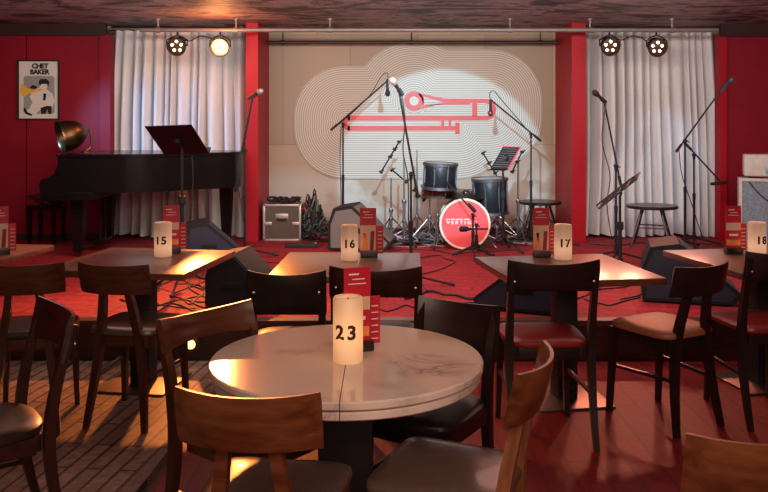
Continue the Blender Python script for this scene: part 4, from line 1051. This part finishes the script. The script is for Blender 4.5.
floor_cable('thin black cable curled left of the piano music stand', [(135,280),(155,272),(172,280),(160,290),(140,298),(165,306),(196,309)], .004, seed=22, wob=.06)
floor_cable('thin black cable crossing under candle 15 towards the stage edge', [(150,268),(185,276),(222,278),(236,266),(215,258)], .004, seed=23, wob=.06)
floor_cable('black cable along the stage from the centre mic stand to the drums', [(414,276),(440,270),(455,262),(440,256),(420,258),(400,256)], seed=4)
floor_cable('black cable curving before the bass drum', [(360,246),(385,252),(420,250),(450,254),(485,252),(520,250)], seed=5)
floor_cable('black cable at the stage edge behind the round table', [(362,305),(385,312),(405,306),(430,311),(470,303),(500,312)], seed=6)
floor_cable('thick black cable lying right of the centre mic stand', [(405,300),(430,292),(455,296),(470,300),(490,298)], .009, seed=7)
floor_cable('black cable running to the wedge speaker below the right mic stands', [(600,262),(615,275),(600,288),(585,300),(610,306),(640,298)], seed=9)
floor_cable('black cable under the table of candle 17', [(575,300),(600,290),(640,284),(650,290),(620,300)], seed=10)
floor_cable('black cable running along the foot of the right curtain', [(586,244),(610,246),(640,243),(670,247),(700,244),(735,249)], seed=12)
floor_cable('red cable lying among the drum stands', [(395,248),(415,243),(428,248),(440,244)], .006, 'cable_red', seed=13)
floor_cable('grey cable lying among the drum hardware', [(378,243),(400,240),(420,244),(445,247)], .006, 'cable_grey', seed=14)
floor_cable('black cable running from under the piano to the left column', [(70,262),(110,254),(150,250),(190,246),(235,250),(262,246)], seed=15)
floor_cable('black cable between the drums and the right small table', [(500,246),(520,242),(540,246),(565,243),(580,246)], seed=16)

# round lamp on the stage riser, glowing between chairs
t = thing('riser_lamp', 'round glowing lamp set in the stage front left of the round table', 'lamp', (PX(190,4.98), 4.999, CAMZ-(345-125)*4.98/F))
bm = new(); lathe(bm, [(.055,0),(.055,.012),(.042,.016),(.040,.006),(0,.006)], (0,0,0), 24, (0,-1,0)); finish('bezel', bm, 'brass', t)
bm = new(); lathe(bm, [(.030,.006),(.024,.012),(0,.016)], (0,0,0), 20, (0,-1,0)); finish('lens', bm, led_mat('lit amber lens', (1,.62,.28), 2.2), t)

# ---------------------------------------------------------------- light
def area(name, loc, target, size, power, col, size_y=None, spread=None):
    l = bpy.data.lights.new(name, 'AREA'); l.energy = power; l.color = col; l.size = size
    if size_y: l.shape = 'RECTANGLE'; l.size_y = size_y
    if spread: l.spread = math.radians(spread)
    o = bpy.data.objects.new(name, l); C.objects.link(o); o.location = loc
    o.rotation_euler = (Vector(target)-Vector(loc)).to_track_quat('-Z', 'Y').to_euler(); return o
def spot(name, loc, target, power, col, ang, blend=.4, r=.05):
    l = bpy.data.lights.new(name, 'SPOT'); l.energy = power; l.color = col; l.spot_size = math.radians(ang); l.spot_blend = blend; l.shadow_soft_size = r
    o = bpy.data.objects.new(name, l); C.objects.link(o); o.location = loc
    o.rotation_euler = (Vector(target)-Vector(loc)).to_track_quat('-Z', 'Y').to_euler(); return o
area('stage_wash_light', (0, 4.9, 2.40), (0, 9.0, 1.2), 4.5, 125, (1,.93,.83), .3)
area('red_stage_light', (0, 6.0, 2.42), (0, 6.0, 0), 5.0, 48, (1,.50,.42), 1.0)
area('ceiling_fill_light', (0, 5.6, 1.75), (0, 6.6, 2.48), 6.5, 30, (1,.86,.84), .5)  # upward light without a fixture, added to brighten the ceiling
spot('cool_wall_spot', (.35, 4.4, 2.36), P(442,172,9.1), 720, (.36,.75,1), 27.5, .12, .03)
spot('cool_curtain_spot', (-3.9, 6.9, 1.9), (-2.15, 8.7, 1.2), 230, (.22,.50,1), 42, 1, .05)
spot('cool_curtain_spot', (3.5, 7.3, 2.1), (2.9, 8.6, 1.0), 50, (.45,.7,1), 45, .8, .05)
area('house_light', (.5, .6, 2.40), (.2, 3.4, .5), 2.6, 68, (1,.66,.50), 1.4)
area('right_house_light', (3.4, 4.2, 2.40), (2.6, 7.5, .8), .8, 22, (1,.82,.70))
area('rear_fill_light', (0, -1.7, 1.9), (0, 3, .6), 3.0, 24, (1,.72,.62), 1.0)  # unseen fill added behind the camera to lift the dark chairs
lp = P(220,47,7.9)
spot('orange_lamp_beam', (lp.x, 7.84, lp.z-.03), (-1.3, 3.4, .1), 620, (1,.27,.055), 62, .8, .05)
spot('right_lamp_beam', (P(610,46,7.9).x, 7.84, lp.z-.03), (1.3, 3.6, .2), 90, (1,.28,.16), 60, .8, .05)
spot('far_right_lamp_beam', (P(657,47,7.9).x, 7.84, lp.z-.03), (2.0, 3.8, .2), 80, (1,.30,.18), 60, .8, .05)
l = bpy.data.lights.new('orange_lamp_spill', 'POINT'); l.energy = 14; l.color = (1,.30,.08); l.shadow_soft_size = .06
o = bpy.data.objects.new('orange_lamp_spill', l); C.objects.link(o); o.location = (lp.x, 7.72, lp.z-.02)
w = bpy.data.worlds.new('room'); bpy.context.scene.world = w; w.use_nodes = True
w.node_tree.nodes['Background'].inputs[0].default_value = (.5,.3,.25,1); w.node_tree.nodes['Background'].inputs[1].default_value = .05

# ---------------------------------------------------------------- camera
cam = bpy.data.cameras.new('camera'); co = bpy.data.objects.new('camera', cam); C.objects.link(co)
co.location = (0,0,CAMZ); co.rotation_euler = (PI/2,0,0); cam.sensor_width = 36; cam.lens = F/768*36
cam.shift_y = -(246-125)/768; cam.clip_start = .05
sc = bpy.context.scene; sc.camera = co
sc.view_settings.view_transform = 'Standard'; sc.view_settings.look = 'None'; sc.view_settings.gamma = 1; sc.view_settings.use_curve_mapping = False
sc.view_settings.exposure = 0.0
